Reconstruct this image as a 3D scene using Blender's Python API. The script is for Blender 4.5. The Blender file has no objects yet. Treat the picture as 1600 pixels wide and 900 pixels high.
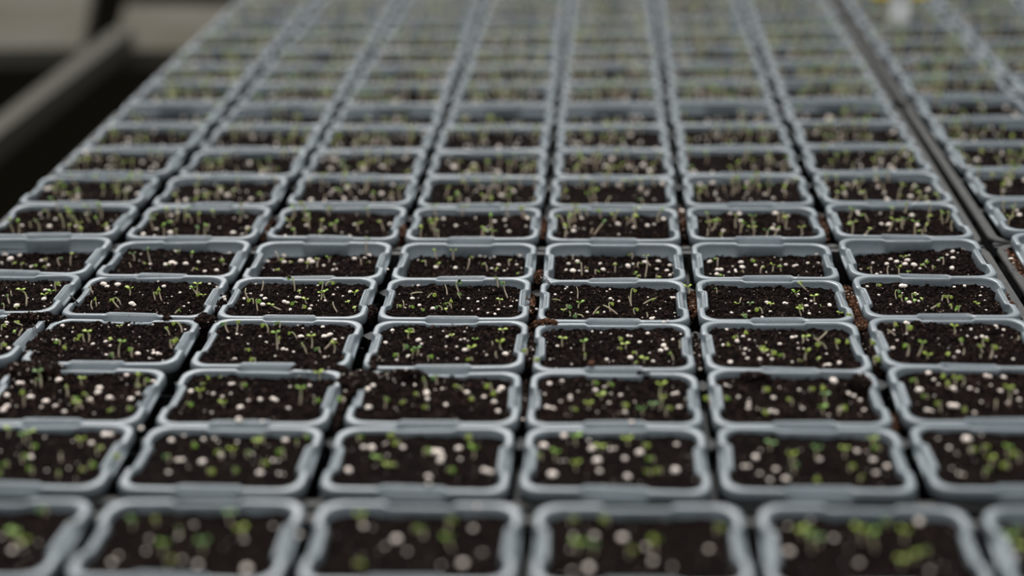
import bpy, math, random
import numpy as np
from mathutils import Vector, Matrix

random.seed(7)
SC = bpy.context.scene
COL = SC.collection
MM = 0.001

# ------------------------------------------------------------------ camera
FPX, PITCH, YAW, ROLL = 2525.35, 0.37341, 0.06346, -0.02137
CX, CY, CH = 266.43, -536.0, 290.1            # camera position in mm above the rims
SAG = 3.39                                    # trays sag a little in the middle
PX, PY, TG = 77.0, 56.0, 3.36                 # pitch across, pitch along, gap between trays
_F = Vector((-math.sin(YAW)*math.cos(PITCH), math.cos(YAW)*math.cos(PITCH), -math.sin(PITCH)))
_R0 = Vector((math.cos(YAW), math.sin(YAW), 0)); _U0 = _R0.cross(_F)
_R = math.cos(ROLL)*_R0 + math.sin(ROLL)*_U0
_U = -math.sin(ROLL)*_R0 + math.cos(ROLL)*_U0
CAM = Vector((CX, CY, CH))
cam_data = bpy.data.cameras.new('camera'); cam = bpy.data.objects.new('camera', cam_data); COL.objects.link(cam)
m = Matrix((( _R.x, _U.x, -_F.x, CX*MM), (_R.y, _U.y, -_F.y, CY*MM), (_R.z, _U.z, -_F.z, CH*MM), (0, 0, 0, 1)))
cam.matrix_world = m
cam_data.sensor_width = 36.0; cam_data.lens = FPX/1600*36.0
cam_data.clip_start = 0.02; cam_data.clip_end = 60
def ray(x, y): return _F + _R*((x-800)/FPX) - _U*((y-450)/FPX)
def unproj(x, y, z=0.0):
    d = ray(x, y); t = (z-CH)/d.z
    return CAM + d*t
def depth(p): return (Vector(p)-CAM).dot(_F)
def at_depth(x, y, Z): return CAM + ray(x, y)*Z
def project(p):
    d = Vector(p)-CAM; z = d.dot(_F)
    return 800+FPX*d.dot(_R)/z, 450-FPX*d.dot(_U)/z
cam_data.dof.use_dof = True
cam_data.dof.focus_distance = depth(unproj(800, 464, -3))*MM
cam_data.dof.aperture_fstop = 3.3
SC.camera = cam

# ------------------------------------------------------------------ light
world = bpy.data.worlds.new('greenhouse_sky'); SC.world = world; world.use_nodes = True
nt = world.node_tree; nt.nodes.clear()
wo = nt.nodes.new('ShaderNodeOutputWorld'); bg = nt.nodes.new('ShaderNodeBackground')
tc = nt.nodes.new('ShaderNodeTexCoord'); sx = nt.nodes.new('ShaderNodeSeparateXYZ'); cr = nt.nodes.new('ShaderNodeValToRGB')
cr.color_ramp.elements[0].position = 0.0; cr.color_ramp.elements[0].color = (0.07, 0.078, 0.084, 1)
cr.color_ramp.elements[1].position = 1.0; cr.color_ramp.elements[1].color = (0.95, 0.985, 1.0, 1)
nt.links.new(tc.outputs['Generated'], sx.inputs[0]); nt.links.new(sx.outputs['Z'], cr.inputs[0])
nt.links.new(cr.outputs[0], bg.inputs[0]); nt.links.new(bg.outputs[0], wo.inputs[0])
bg.inputs[1].default_value = 1.15
sun = bpy.data.lights.new('soft_daylight', 'SUN'); sun.energy = 3.0; sun.angle = math.radians(30); sun.color = (1.0, 0.98, 0.95)
so = bpy.data.objects.new('soft_daylight', sun); COL.objects.link(so)
so.rotation_euler = (math.radians(-42), math.radians(-10), 0)
SC.view_settings.view_transform = 'Standard'; SC.view_settings.look = 'None'
SC.view_settings.gamma = 1.0; SC.view_settings.exposure = 0.36; SC.view_settings.use_curve_mapping = False

# ------------------------------------------------------------------ materials
def mat(name, col, rough=0.6, spec=0.4, bump=None, vary=None, speck=None, island=None, grad=None, sss=0, trans=0):
    M = bpy.data.materials.new(name); M.use_nodes = True
    N = M.node_tree.nodes; L = M.node_tree.links
    b = N['Principled BSDF']; b.inputs['Roughness'].default_value = rough
    b.inputs['Specular IOR Level'].default_value = spec
    b.inputs['Base Color'].default_value = (*col, 1)
    t = N.new('ShaderNodeTexCoord'); cur = None
    def mix(fac, a, c):
        x = N.new('ShaderNodeMix'); x.data_type = 'RGBA'
        L.new(fac, x.inputs[0])
        if a is None: x.inputs[6].default_value = (*col, 1)
        else: L.new(a, x.inputs[6])
        x.inputs[7].default_value = (*c, 1)
        return x.outputs[2]
    if grad:                                  # own colour along the height of the piece
        s = N.new('ShaderNodeSeparateXYZ'); L.new(t.outputs['Generated'], s.inputs[0])
        r = N.new('ShaderNodeMapRange'); r.inputs[1].default_value = 0.45; r.inputs[2].default_value = 1.0
        L.new(s.outputs['Z'], r.inputs[0]); cur = mix(r.outputs[0], cur, grad)
    if island:
        g = N.new('ShaderNodeNewGeometry'); r = N.new('ShaderNodeMath'); r.operation = 'POWER'
        r.inputs[1].default_value = 2.2; L.new(g.outputs['Random Per Island'], r.inputs[0])
        cur = mix(r.outputs[0], cur, island)
    if vary:                                  # (scale, colour, lo, hi)
        n = N.new('ShaderNodeTexNoise'); n.inputs['Scale'].default_value = vary[0]; n.inputs['Detail'].default_value = 5
        L.new(t.outputs['Object'], n.inputs['Vector'])
        r = N.new('ShaderNodeMapRange'); r.inputs[1].default_value = vary[2]; r.inputs[2].default_value = vary[3]
        L.new(n.outputs['Fac'], r.inputs[0]); cur = mix(r.outputs[0], cur, vary[1])
    if speck:                                 # (scale, colour, threshold)
        n = N.new('ShaderNodeTexNoise'); n.inputs['Scale'].default_value = speck[0]; n.inputs['Detail'].default_value = 3
        L.new(t.outputs['Object'], n.inputs['Vector'])
        r = N.new('ShaderNodeMapRange'); r.inputs[1].default_value = speck[2]; r.inputs[2].default_value = speck[2]+0.03
        L.new(n.outputs['Fac'], r.inputs[0]); cur = mix(r.outputs[0], cur, speck[1])
    if cur is not None: L.new(cur, b.inputs['Base Color'])
    if bump:
        n = N.new('ShaderNodeTexNoise'); n.inputs['Scale'].default_value = bump[0]; n.inputs['Detail'].default_value = 6
        L.new(t.outputs['Object'], n.inputs['Vector'])
        k = N.new('ShaderNodeBump'); k.inputs['Strength'].default_value = bump[1]; k.inputs['Distance'].default_value = bump[2]
        L.new(n.outputs['Fac'], k.inputs['Height']); L.new(k.outputs[0], b.inputs['Normal'])
    if sss:
        b.inputs['Subsurface Weight'].default_value = sss; b.inputs['Subsurface Radius'].default_value = (0.002, 0.002, 0.001)
        b.inputs['Subsurface Scale'].default_value = 0.5
    if trans:                                 # thin plastic or leaf: part of the light comes through
        T = N.new('ShaderNodeBsdfTranslucent'); X = N.new('ShaderNodeMixShader'); X.inputs[0].default_value = trans
        if cur is not None: L.new(cur, T.inputs[0])
        else: T.inputs[0].default_value = (*col, 1)
        L.new(b.outputs[0], X.inputs[1]); L.new(T.outputs[0], X.inputs[2]); L.new(X.outputs[0], N['Material Output'].inputs[0])
    return M
M_POT = mat('grey_plastic', (0.148, 0.172, 0.189), 0.36, 0.5, bump=(900, 0.15, 0.0004), vary=(60, (0.122, 0.140, 0.152), 0.4, 0.75), speck=(1100, (0.03, 0.024, 0.02), 0.665))
M_TRAY = mat('dark_tray_plastic', (0.018, 0.019, 0.0195), 0.65, 0.2, bump=(400, 0.2, 0.0005), vary=(90, (0.036, 0.033, 0.030), 0.5, 0.8), speck=(700, (0.10, 0.075, 0.055), 0.68))
M_RIM = mat('dusty_tray_rim_plastic', (0.030, 0.031, 0.030), 0.6, 0.2, bump=(400, 0.2, 0.0005), vary=(120, (0.058, 0.053, 0.047), 0.45, 0.8), speck=(700, (0.14, 0.095, 0.065), 0.66))
M_SOIL = mat('dark_potting_soil', (0.0040, 0.0026, 0.0023), 1.0, 0.03, bump=(1500, 1.0, 0.0012), vary=(420, (0.013, 0.008, 0.0065), 0.46, 0.66), speck=(2600, (0.12, 0.085, 0.07), 0.69))
M_CRUMB = mat('soil_crumb', (0.004, 0.0027, 0.0024), 0.95, 0.06, bump=(2500, 0.6, 0.0004), island=(0.055, 0.031, 0.024))
M_COIR = mat('coir_brown', (0.03, 0.014, 0.008), 0.95, 0.1, bump=(2500, 0.6, 0.0004), island=(0.22, 0.10, 0.055))
M_PERL = mat('perlite', (0.80, 0.69, 0.61), 0.9, 0.2, bump=(1800, 0.7, 0.0005), vary=(500, (0.50, 0.40, 0.34), 0.5, 0.75))
M_STEM = mat('seedling_stem', (0.66, 0.54, 0.42), 0.5, 0.4, grad=(0.36, 0.42, 0.15), trans=0.3)
M_PALE = mat('pale_seedling_stem', (0.68, 0.56, 0.44), 0.5, 0.4, grad=(0.60, 0.54, 0.34), trans=0.3)
M_LEAF = [mat('cotyledon_green', (0.24, 0.44, 0.035), 0.42, 0.5, bump=(900, 0.3, 0.0003), vary=(900, (0.32, 0.44, 0.08), 0.4, 0.7), trans=0.4),
          mat('cotyledon_yellow_green', (0.40, 0.52, 0.050), 0.42, 0.5, bump=(900, 0.3, 0.0003), vary=(900, (0.42, 0.46, 0.13), 0.4, 0.7), trans=0.4),
          mat('cotyledon_blue_green', (0.14, 0.30, 0.07), 0.42, 0.5, bump=(900, 0.3, 0.0003), vary=(900, (0.24, 0.38, 0.12), 0.4, 0.7), trans=0.4)]
M_COAT = mat('seed_coat_dark', (0.012, 0.009, 0.008), 0.6, 0.3)
M_BENCH = mat('black_bench', (0.010, 0.010, 0.009), 0.8, 0.2, bump=(60, 0.3, 0.002))
M_GROUND = mat('black_ground_cover', (0.0025, 0.0023, 0.0015), 1.0, 0.0, bump=(300, 0.4, 0.002))
M_BEIGE = mat('weathered_beige_board', (0.085, 0.077, 0.064), 0.9, 0.1, bump=(40, 0.3, 0.003), vary=(6, (0.055, 0.047, 0.030), 0.35, 0.7))
M_RAIL = mat('dusty_metal_rail', (0.050, 0.045, 0.034), 0.8, 0.15, bump=(120, 0.2, 0.001))
M_WHITE = mat('white_label_plastic', (0.75, 0.75, 0.75), 0.5, 0.4, bump=(200, 0.05, 0.0005), trans=0.55)
M_YELLOW = mat('yellow_label_plastic', (0.78, 0.62, 0.05), 0.5, 0.4, bump=(200, 0.05, 0.0005), trans=0.5)
M_TWIG = mat('dark_root', (0.012, 0.008, 0.006), 0.8, 0.2)

# ------------------------------------------------------------------ helpers
def mesh_np(name, V, Fc, mats, smooth=True, mi=None):
    me = bpy.data.meshes.new(name)
    V = np.asarray(V, dtype=np.float32)
    lens = np.array([len(f) for f in Fc], dtype=np.int32) if isinstance(Fc, list) else np.full(len(Fc), Fc.shape[1], np.int32)
    flat = np.array([i for f in Fc for i in f], dtype=np.int32) if isinstance(Fc, list) else Fc.astype(np.int32).ravel()
    me.vertices.add(len(V)); me.vertices.foreach_set('co', (V*MM).ravel())
    me.loops.add(len(flat)); me.loops.foreach_set('vertex_index', flat)
    me.polygons.add(len(lens)); st = np.zeros(len(lens), np.int32); st[1:] = np.cumsum(lens)[:-1]
    me.polygons.foreach_set('loop_start', st); me.polygons.foreach_set('loop_total', lens)
    me.polygons.foreach_set('use_smooth', np.full(len(lens), smooth))
    for mt in (mats if isinstance(mats, list) else [mats]): me.materials.append(mt)
    if mi is not None: me.polygons.foreach_set('material_index', np.asarray(mi, np.int32))
    me.update(calc_edges=True); me.validate()
    return me
def put(name, me, parent=None, loc=(0, 0, 0), rot=None, kind=None):
    o = bpy.data.objects.new(name, me); COL.objects.link(o); o.parent = parent
    o.location = Vector(loc)*MM
    if rot is not None: o.rotation_euler = rot
    if kind: o['kind'] = kind
    return o
def tag(o, label, cat, group=None, kind=None):
    o['label'] = label; o['category'] = cat
    if group: o['group'] = group
    if kind: o['kind'] = kind
    return o
def empty(name, loc): return put(name, None, None, loc)
def tris(quads):
    q = np.asarray(quads); return np.concatenate([q[:, [0, 1, 2]], q[:, [0, 2, 3]]])
def noise2(x, y, cell, seed):
    rs = np.random.RandomState(seed); g = rs.rand(64, 64)
    u = x/cell + 31.7; v = y/cell + 17.3
    i = np.floor(u).astype(int); j = np.floor(v).astype(int); fu = u-i; fv = v-j
    fu = fu*fu*(3-2*fu); fv = fv*fv*(3-2*fv)
    a = g[i % 64, j % 64]; b = g[(i+1) % 64, j % 64]; c = g[i % 64, (j+1) % 64]; d = g[(i+1) % 64, (j+1) % 64]
    return (a*(1-fu)+b*fu)*(1-fv)+(c*(1-fu)+d*fu)*fv - 0.5
PHI = (1+5**.5)/2
ICO_V = np.array([(-1, PHI, 0), (1, PHI, 0), (-1, -PHI, 0), (1, -PHI, 0), (0, -1, PHI), (0, 1, PHI), (0, -1, -PHI), (0, 1, -PHI), (PHI, 0, -1), (PHI, 0, 1), (-PHI, 0, -1), (-PHI, 0, 1)])/math.sqrt(1+PHI*PHI)
ICO_F = np.array([(0, 11, 5), (0, 5, 1), (0, 1, 7), (0, 7, 10), (0, 10, 11), (1, 5, 9), (5, 11, 4), (11, 10, 2), (10, 7, 6), (7, 1, 8), (3, 9, 4), (3, 4, 2), (3, 2, 6), (3, 6, 8), (3, 8, 9), (4, 9, 5), (2, 4, 11), (6, 2, 10), (8, 6, 7), (9, 8, 1)])
OCT_V = np.array([(1, 0, 0), (-1, 0, 0), (0, 1, 0), (0, -1, 0), (0, 0, 1), (0, 0, -1)], float)
OCT_F = np.array([(0, 2, 4), (2, 1, 4), (1, 3, 4), (3, 0, 4), (2, 0, 5), (1, 2, 5), (3, 1, 5), (0, 3, 5)])
def subdiv(V, Fc):
    V = [tuple(v) for v in V]; mid = {}; out = []
    def mp(a, b):
        k = (min(a, b), max(a, b))
        if k not in mid:
            p = (np.array(V[a])+np.array(V[b]))/2; p /= np.linalg.norm(p); mid[k] = len(V); V.append(tuple(p))
        return mid[k]
    for a, b, c in Fc:
        x, y, z = mp(a, b), mp(b, c), mp(c, a); out += [(a, x, z), (x, b, y), (z, y, c), (x, y, z)]
    return np.array(V), np.array(out)
ICO2_V, ICO2_F = subdiv(ICO_V, ICO_F)
def rand_rot(rs):
    q = rs.randn(4); q /= np.linalg.norm(q); w, x, y, z = q
    return np.array([[1-2*(y*y+z*z), 2*(x*y-z*w), 2*(x*z+y*w)], [2*(x*y+z*w), 1-2*(x*x+z*z), 2*(y*z-x*w)], [2*(x*z-y*w), 2*(y*z+x*w), 1-2*(x*x+y*y)]])
def blobs(pts, sizes, rs, base=(OCT_V, OCT_F), rough=0.35, stretch=0.4):
    """Many small irregular crumbs as one vertex / face array."""
    BV, BF = base; n = len(pts); Vs = np.zeros((n, len(BV), 3)); nF = len(BF)
    for k in range(n):
        v = BV*(1+rough*(rs.rand(len(BV), 1)-0.5)*2)*(1+stretch*(rs.rand(3)-0.5)*2)
        Vs[k] = (v@rand_rot(rs).T)*sizes[k]*0.5 + pts[k]
    Fs = (BF[None]+np.arange(n)[:, None, None]*len(BV)).reshape(-1, 3)
    return Vs.reshape(-1, 3), Fs
def sticks(pts, L, r, rs):
    V = []; Fc = []
    for k, p in enumerate(pts):
        a = rs.rand()*6.283; t = (rs.rand()-0.5)*0.9; d = np.array([math.cos(a)*math.cos(t), math.sin(a)*math.cos(t), math.sin(t)])
        l = L*(0.4+rs.rand()); n = np.cross(d, (0, 0, 1)); n /= np.linalg.norm(n)+1e-9; u = np.cross(n, d)
        b = len(V)
        for s in (-.5, .5):
            for q in range(3): V.append(p+d*l*s+r*(n*math.cos(q*2.094)+u*math.sin(q*2.094)))
        for q in range(3):
            q2 = (q+1) % 3; Fc += [(b+q, b+q2, b+3+q2), (b+q, b+3+q2, b+3+q)]
        Fc += [(b+2, b+1, b), (b+3, b+4, b+5)]
    return np.array(V).reshape(-1, 3), np.array(Fc).reshape(-1, 3)
def join(parts):
    V = []; Fc = []; mi = []; o = 0
    for v, f, k in parts:
        if len(v) == 0: continue
        V.append(v); Fc.append(np.asarray(f)+o); mi.append(np.full(len(f), k)); o += len(v)
    return np.concatenate(V), np.concatenate(Fc), np.concatenate(mi)

# ------------------------------------------------------------------ pot mesh
def smooth(x): x = min(1, max(0, x)); return x*x*(3-2*x)
def ring(hx, hy, r, z, inset=0.0, zmid=0.0, warp=None):
    P = []
    NA = 7
    def side(L, half):
        xs = [-1, -(half+2.2), -(half+0.9), -half, -(half-0.9), -half*0.45, 0]
        xs = [-(L)] + xs[1:] ; xs = xs + [-v for v in xs[-2::-1]]
        return xs
    segs = [((0, -1), (1, 0), hx, hy, 12.2), ((1, 0), (0, 1), hy, hx, 10.5), ((0, 1), (-1, 0), hx, hy, 12.2), ((-1, 0), (0, -1), hy, hx, 10.5)]
    for (nx, ny), (tx, ty), ha, hb, half in segs:
        for s in side(ha-r, half):
            mk = smooth((half+0.9-abs(s))/1.8)
            d = hb-inset*mk
            P.append((nx*d+tx*s, ny*d+ty*s, z+zmid*mk))
        cxn = (nx*(hb-r)+tx*(ha-r), ny*(hb-r)+ty*(ha-r))
        for k in range(1, NA):
            a = math.pi/2*k/NA
            P.append((cxn[0]+r*(nx*math.cos(a)+tx*math.sin(a)), cxn[1]+r*(ny*math.cos(a)+ty*math.sin(a)), z))
    P = np.array(P)
    if warp is not None:
        a = np.arctan2(P[:, 1]/hy, P[:, 0]/hx)
        up = np.clip((z+30)/30, 0, 1)
        w = warp
        k = up*(w[0]*np.sin(2*a+w[1])+w[2]*np.sin(3*a+w[3]))
        P[:, 0] += k*np.cos(a); P[:, 1] += k*np.sin(a)
        P[:, 2] += up*(w[4]*np.sin(2*a+w[5])+w[6]*np.sin(a+w[7]))
    return P
def pot_mesh(seed):
    rs = np.random.RandomState(seed)
    w = (0.45*rs.rand(), 6.28*rs.rand(), 0.35*rs.rand(), 6.28*rs.rand(), 0.55*rs.rand(), 6.28*rs.rand(), 0.5*rs.rand(), 6.28*rs.rand())
    I = 2.0
    R = [(27, 19, 6, -57), (30.8, 22.2, 7, -7.2), (31.0, 22.4, 7, -6.3), (32.6, 24.0, 7.3, -5.7, I-0.1), (33.0, 24.4, 7.4, -1.2, I), (33.15, 24.55, 7.4, -0.5, I), (33.5, 24.95, 7.5, -0.05, I), (34.1, 25.5, 7.5, 0.0, I),
         (34.5, 25.9, 7.5, 0.0, I, -0.15), (34.6, 26.0, 7.5, 0.0, I, -0.8), (34.7, 26.1, 7.5, 0.0, I, -0.8), (34.8, 26.2, 7.5, 0, I, -0.25), (35.3, 26.65, 7.5, 0, I, -0.3), (35.4, 26.75, 7.5, -0.02, I, -0.9), (35.5, 26.85, 7.5, -0.05, I, -0.9),
         (35.65, 27.0, 7.5, -0.12, I, -0.45), (36.05, 27.35, 7.6, -0.6, I, 0), (36.15, 27.45, 7.6, -1.2, I, -2.0), (36.2, 27.5, 7.6, -1.5, 0.25, -2.0), (36.3, 27.6, 7.6, -1.9, 0.0, -1.8), (36.35, 27.65, 7.6, -4.7, 0), (35.9, 27.2, 7.6, -5.0, 0), (33.8, 25.2, 7.5, -4.8, 0),
         (28, 20, 6, -59), (26.5, 18.5, 5.5, -60)]
    rings = [ring(*(tuple(r)+(0.0,)*(6-len(r))), warp=w) for r in R]
    n = len(rings[0]); V = np.concatenate(rings); F = []
    for a in range(len(rings)-1):
        for k in range(n):
            k2 = (k+1) % n; F.append([a*n+k, a*n+k2, (a+1)*n+k2, (a+1)*n+k])
    F.append([(len(rings)-1)*n+k for k in range(n)])
    F.append([k for k in range(n)][::-1])
    F = [f[::-1] for f in F]
    return mesh_np('pot_shell', V, F, M_POT)
POTS = [pot_mesh(s) for s in range(6)]

# ------------------------------------------------------------------ soil meshes
def soil_grid(step, seed, hx=33.0, hy=24.4, amp=1.0):
    nx = int(2*hx/step)+1; ny = int(2*hy/step)+1
    X, Y = np.meshgrid(np.linspace(-hx, hx, nx), np.linspace(-hy, hy, ny))
    x, y = X.ravel().copy(), Y.ravel().copy(); r = 7.2
    dx = np.abs(x)-(hx-r); dy = np.abs(y)-(hy-r); c = (dx > 0) & (dy > 0); d = np.hypot(dx, dy)
    k = np.where(c & (d > r), r/np.maximum(d, 1e-6), 1)
    x = np.where(c & (d > r), np.sign(x)*(hx-r+dx*k), x); y = np.where(c & (d > r), np.sign(y)*(hy-r+dy*k), y)
    z = 1.6*noise2(x, y, 14, seed)+1.5*noise2(x, y, 5, seed+1)+1.15*noise2(x, y, 2.1, seed+2)
    if step < 1: z += 1.3*noise2(x, y, 1.15, seed+3)+0.5*noise2(x, y, 0.6, seed+4)
    z *= amp
    idx = np.arange(nx*ny).reshape(ny, nx)
    q = np.stack([idx[:-1, :-1], idx[:-1, 1:], idx[1:, 1:], idx[1:, :-1]], -1).reshape(-1, 4)
    return np.stack([x, y, z], -1), tris(q), z
def soil_h(x, y, seed, fine):
    x = np.atleast_1d(x); y = np.atleast_1d(y)
    z = 1.6*noise2(x, y, 14, seed)+1.5*noise2(x, y, 5, seed+1)+1.15*noise2(x, y, 2.1, seed+2)
    if fine: z = z+1.3*noise2(x, y, 1.15, seed+3)+0.5*noise2(x, y, 0.6, seed+4)
    return z
def soil_mesh(step, seed, ncr, nsp):
    rs = np.random.RandomState(seed+50); V, F, _ = soil_grid(step, seed); fine = step < 1
    parts = [(V, F, 0)]
    px = (rs.rand(ncr)-.5)*64; py = (rs.rand(ncr)-.5)*47; sz = 0.35+1.5*rs.rand(ncr)**2.2
    P = np.stack([px, py, soil_h(px, py, seed, fine)+sz*0.18], -1); v, f = blobs(P, sz, rs); parts.append((v, f, 1))
    nf = ncr//9; px = (rs.rand(nf)-.5)*62; py = (rs.rand(nf)-.5)*45
    v, f = sticks(np.stack([px, py, soil_h(px, py, seed, fine)+0.25], -1), 2.2, 0.12, rs); parts.append((v, f, 1))
    px = (rs.rand(nsp)-.5)*62; py = (rs.rand(nsp)-.5)*45; sz = 0.3+0.6*rs.rand(nsp)**2
    v, f = blobs(np.stack([px, py, soil_h(px, py, seed, fine)+sz*0.25], -1), sz, rs); parts.append((v, f, 2))
    V, F, mi = join(parts)
    return mesh_np('soil', V, F, [M_SOIL, M_CRUMB, M_PERL], False, mi)
SOIL_FINE = [(s, soil_mesh(0.6, s, 2200, 36)) for s in (11, 23, 37, 41, 53, 67, 71, 83)]
SOIL_MID = [(s, soil_mesh(1.1, s, 350, 24)) for s in (101, 113, 127, 131)]
SOIL_FAR = [(s, soil_mesh(2.0, s, 90, 12)) for s in (201, 213, 227)]

def perl_mesh(seed, base=(ICO2_V, ICO2_F)):
    rs = np.random.RandomState(seed); BV, BF = base; v = BV.copy()
    d = rs.randn(5, 3); d /= np.linalg.norm(d, axis=1)[:, None]
    s = np.ones(len(v))
    for k in range(5): s += (rs.rand()-0.4)*0.35*np.clip(v@d[k], 0, 1)**2
    s += (rs.rand(len(v))-.5)*0.14
    v = v*s[:, None]*np.array([1.0, 0.82+0.2*rs.rand(), 0.7])
    return mesh_np('perlite_granule', v*0.5, BF, M_PERL, True)
PERL = [perl_mesh(s) for s in range(8)]
PERL_LO = [perl_mesh(s, (ICO_V, ICO_F)) for s in range(20, 24)]

# ------------------------------------------------------------------ seedling pieces
def leaf_mesh(seed, mt):
    """An oval cotyledon lying along +x, slightly cupped, with real thickness (unit length)."""
    rs = np.random.RandomState(seed); n, mrad = 10, 3; top = []; bot = []; F = []
    def pt(r, a, up):
        x = 0.5+0.5*r*math.cos(a); y = 0.40*r*math.sin(a)*(1.0+0.12*math.cos(a))
        notch = -0.05*max(0, math.cos(a))**8*r
        z = 0.16*(2*y)**2 - 0.20*(x-0.35)**2 + (0.055 if up else -0.055)*math.sqrt(max(0, 1-r*r*0.92)) + 0.02*math.sin(5*a+seed)*r
        return (x+notch, y, z)
    V = [pt(0, 0, True)]
    for j in range(1, mrad+1):
        for k in range(n): V.append(pt(j/mrad, 2*math.pi*k/n, True))
    b = len(V); V.append(pt(0, 0, False))
    for j in range(1, mrad):
        for k in range(n): V.append(pt(j/mrad, 2*math.pi*k/n, False))
    T = lambda j, k: 1+(j-1)*n+k % n
    B = lambda j, k: T(mrad, k) if j == mrad else b+1+(j-1)*n+k % n
    for k in range(n):
        F.append([0, T(1, k), T(1, k+1)]); F.append([b, B(1, k+1), B(1, k)])
        for j in range(1, mrad):
            F.append([T(j, k), T(j+1, k), T(j+1, k+1), T(j, k+1)]); F.append([B(j, k+1), B(j+1, k+1), B(j+1, k), B(j, k)])
    return mesh_np('cotyledon', np.array(V), F, mt)
LEAVES = [[leaf_mesh(s, mt) for s in range(3)] for mt in M_LEAF]
def leaf_arrays():
    me = LEAVES[0][0]; v = np.array([x.co[:] for x in me.vertices])/MM; return v
COAT_V = ICO2_V*np.array([0.75, 0.42, 0.42])
COAT = mesh_np('seed_coat', COAT_V, ICO2_F, M_COAT)
def tube(pts, rad, n=6):
    pts = [Vector(p) for p in pts]; V = []; F = []
    for i, p in enumerate(pts):
        d = (pts[min(i+1, len(pts)-1)]-pts[max(i-1, 0)]).normalized()
        u = d.cross(Vector((0.31, 0.92, 0.2))).normalized(); w = d.cross(u)
        r = rad[i] if hasattr(rad, '__len__') else rad
        for k in range(n):
            a = 2*math.pi*k/n; V.append(tuple(p+r*(u*math.cos(a)+w*math.sin(a))))
    for i in range(len(pts)-1):
        for k in range(n): F.append([i*n+k, i*n+(k+1) % n, (i+1)*n+(k+1) % n, (i+1)*n+k])
    F.append(list(range(n))[::-1]); F.append([(len(pts)-1)*n+k for k in range(n)])
    return V, F
def stem_path(head, kind, rnd):
    """Points from the soil (0,0,-1) to the head, bending as the photograph shows."""
    H = Vector(head); L = H.length; side = Vector((-H.y, H.x, 0)) if abs(H.x)+abs(H.y) > .01 else Vector((1, 0, 0))
    bend = Vector((rnd.uniform(-1, 1), rnd.uniform(-1, 1), 0))*0.16*L
    pts = [Vector((0, 0, -0.9))]
    for k in range(7):
        t = k/6; pts.append(H*t+bend*math.sin(math.pi*t)*(1 if k < 6 else 0)+Vector((0, 0, 0.10*L*math.sin(math.pi*t))))
    if kind in 'hd':                            # the tip bows over
        a = rnd.uniform(0, 6.28); q = Vector((math.cos(a), math.sin(a)*0.5, 0)).normalized()
        pts.append(pts[-1]+q*0.35+Vector((0, 0, 0.12))); pts.append(pts[-1]+q*0.40+Vector((0, 0, -0.18)))
        return pts, q
    return pts, None
def orient(dirx, upz):
    x = Vector(dirx).normalized(); z = Vector(upz); z = (z-x*z.dot(x)).normalized(); y = z.cross(x)
    return Matrix(((x.x, y.x, z.x), (x.y, y.y, z.y), (x.z, y.z, z.z)))
def seedling(base, head, kind, rnd, size=1.0):
    e = empty('seedling', base)
    H = Vector(head); H.z = max(H.z, 0.5)
    pts, q = stem_path(H, kind, rnd)
    n = len(pts); r0 = 0.42*size
    rad = [r0*(1.05-0.35*i/(n-1)) for i in range(n)]
    if kind == 's': rad[-1] = r0*0.35
    V, F = tube(pts, rad)
    put('stem', mesh_np('stem', np.array(V), F, M_PALE if kind == 's' else M_STEM), e)
    c = rnd.choices([0, 1, 2], [3, 6, 1])[0]
    tip = pts[-1]
    def leaf(d, up, L):
        me = LEAVES[c][rnd.randrange(3)]
        o = put('cotyledon', me, e, tip); L *= size
        o.rotation_mode = 'QUATERNION'; o.rotation_quaternion = orient(d, up).to_quaternion(); o.scale = (L, L*rnd.uniform(.9, 1.25), L)
        return o
    if kind == 'v':
        a = rnd.uniform(-0.7, 0.7); el = rnd.uniform(0.05, 0.75)
        for s in (0, math.pi):
            d = (math.cos(a+s)*math.cos(el), math.sin(a+s)*math.cos(el), math.sin(el)); leaf(d, (0, 0, 1), rnd.uniform(2.1, 2.8))
    elif kind in 'hd':
        for s in (-1, 1):
            side = Vector((-q.y, q.x, 0)); d = q*0.8+side*0.25*s+Vector((0, 0, -0.55 if kind == 'h' else -0.2)); leaf(d, Vector((0, 0, 1))+side*s*1.3+q*0.5, rnd.uniform(1.9, 2.5))
        if kind == 'd':
            o = put('seed_coat', COAT, e, tip+q*0.9+Vector((0, 0, 0.7)), (rnd.random(), rnd.random(), rnd.random()*6)); o.scale = (1.5, 1.5, 1.5)
    elif kind == 'f':
        a = rnd.uniform(0, 6.28)
        for s in (0, 2.4): leaf((math.cos(a+s), math.sin(a+s), 0.35), (0, 0, 1), rnd.uniform(1.6, 2.3))
    return e
LEAF_LO_V = np.array([(0, 0, 0), (.5, .38, .06), (1, 0, 0.02), (.5, -.38, .06), (.5, 0, -.10), (.5, 0, .09)])
LEAF_LO_F = np.array([(0, 3, 5), (3, 2, 5), (2, 1, 5), (1, 0, 5), (3, 0, 4), (2, 3, 4), (1, 2, 4), (0, 1, 4)])
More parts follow.
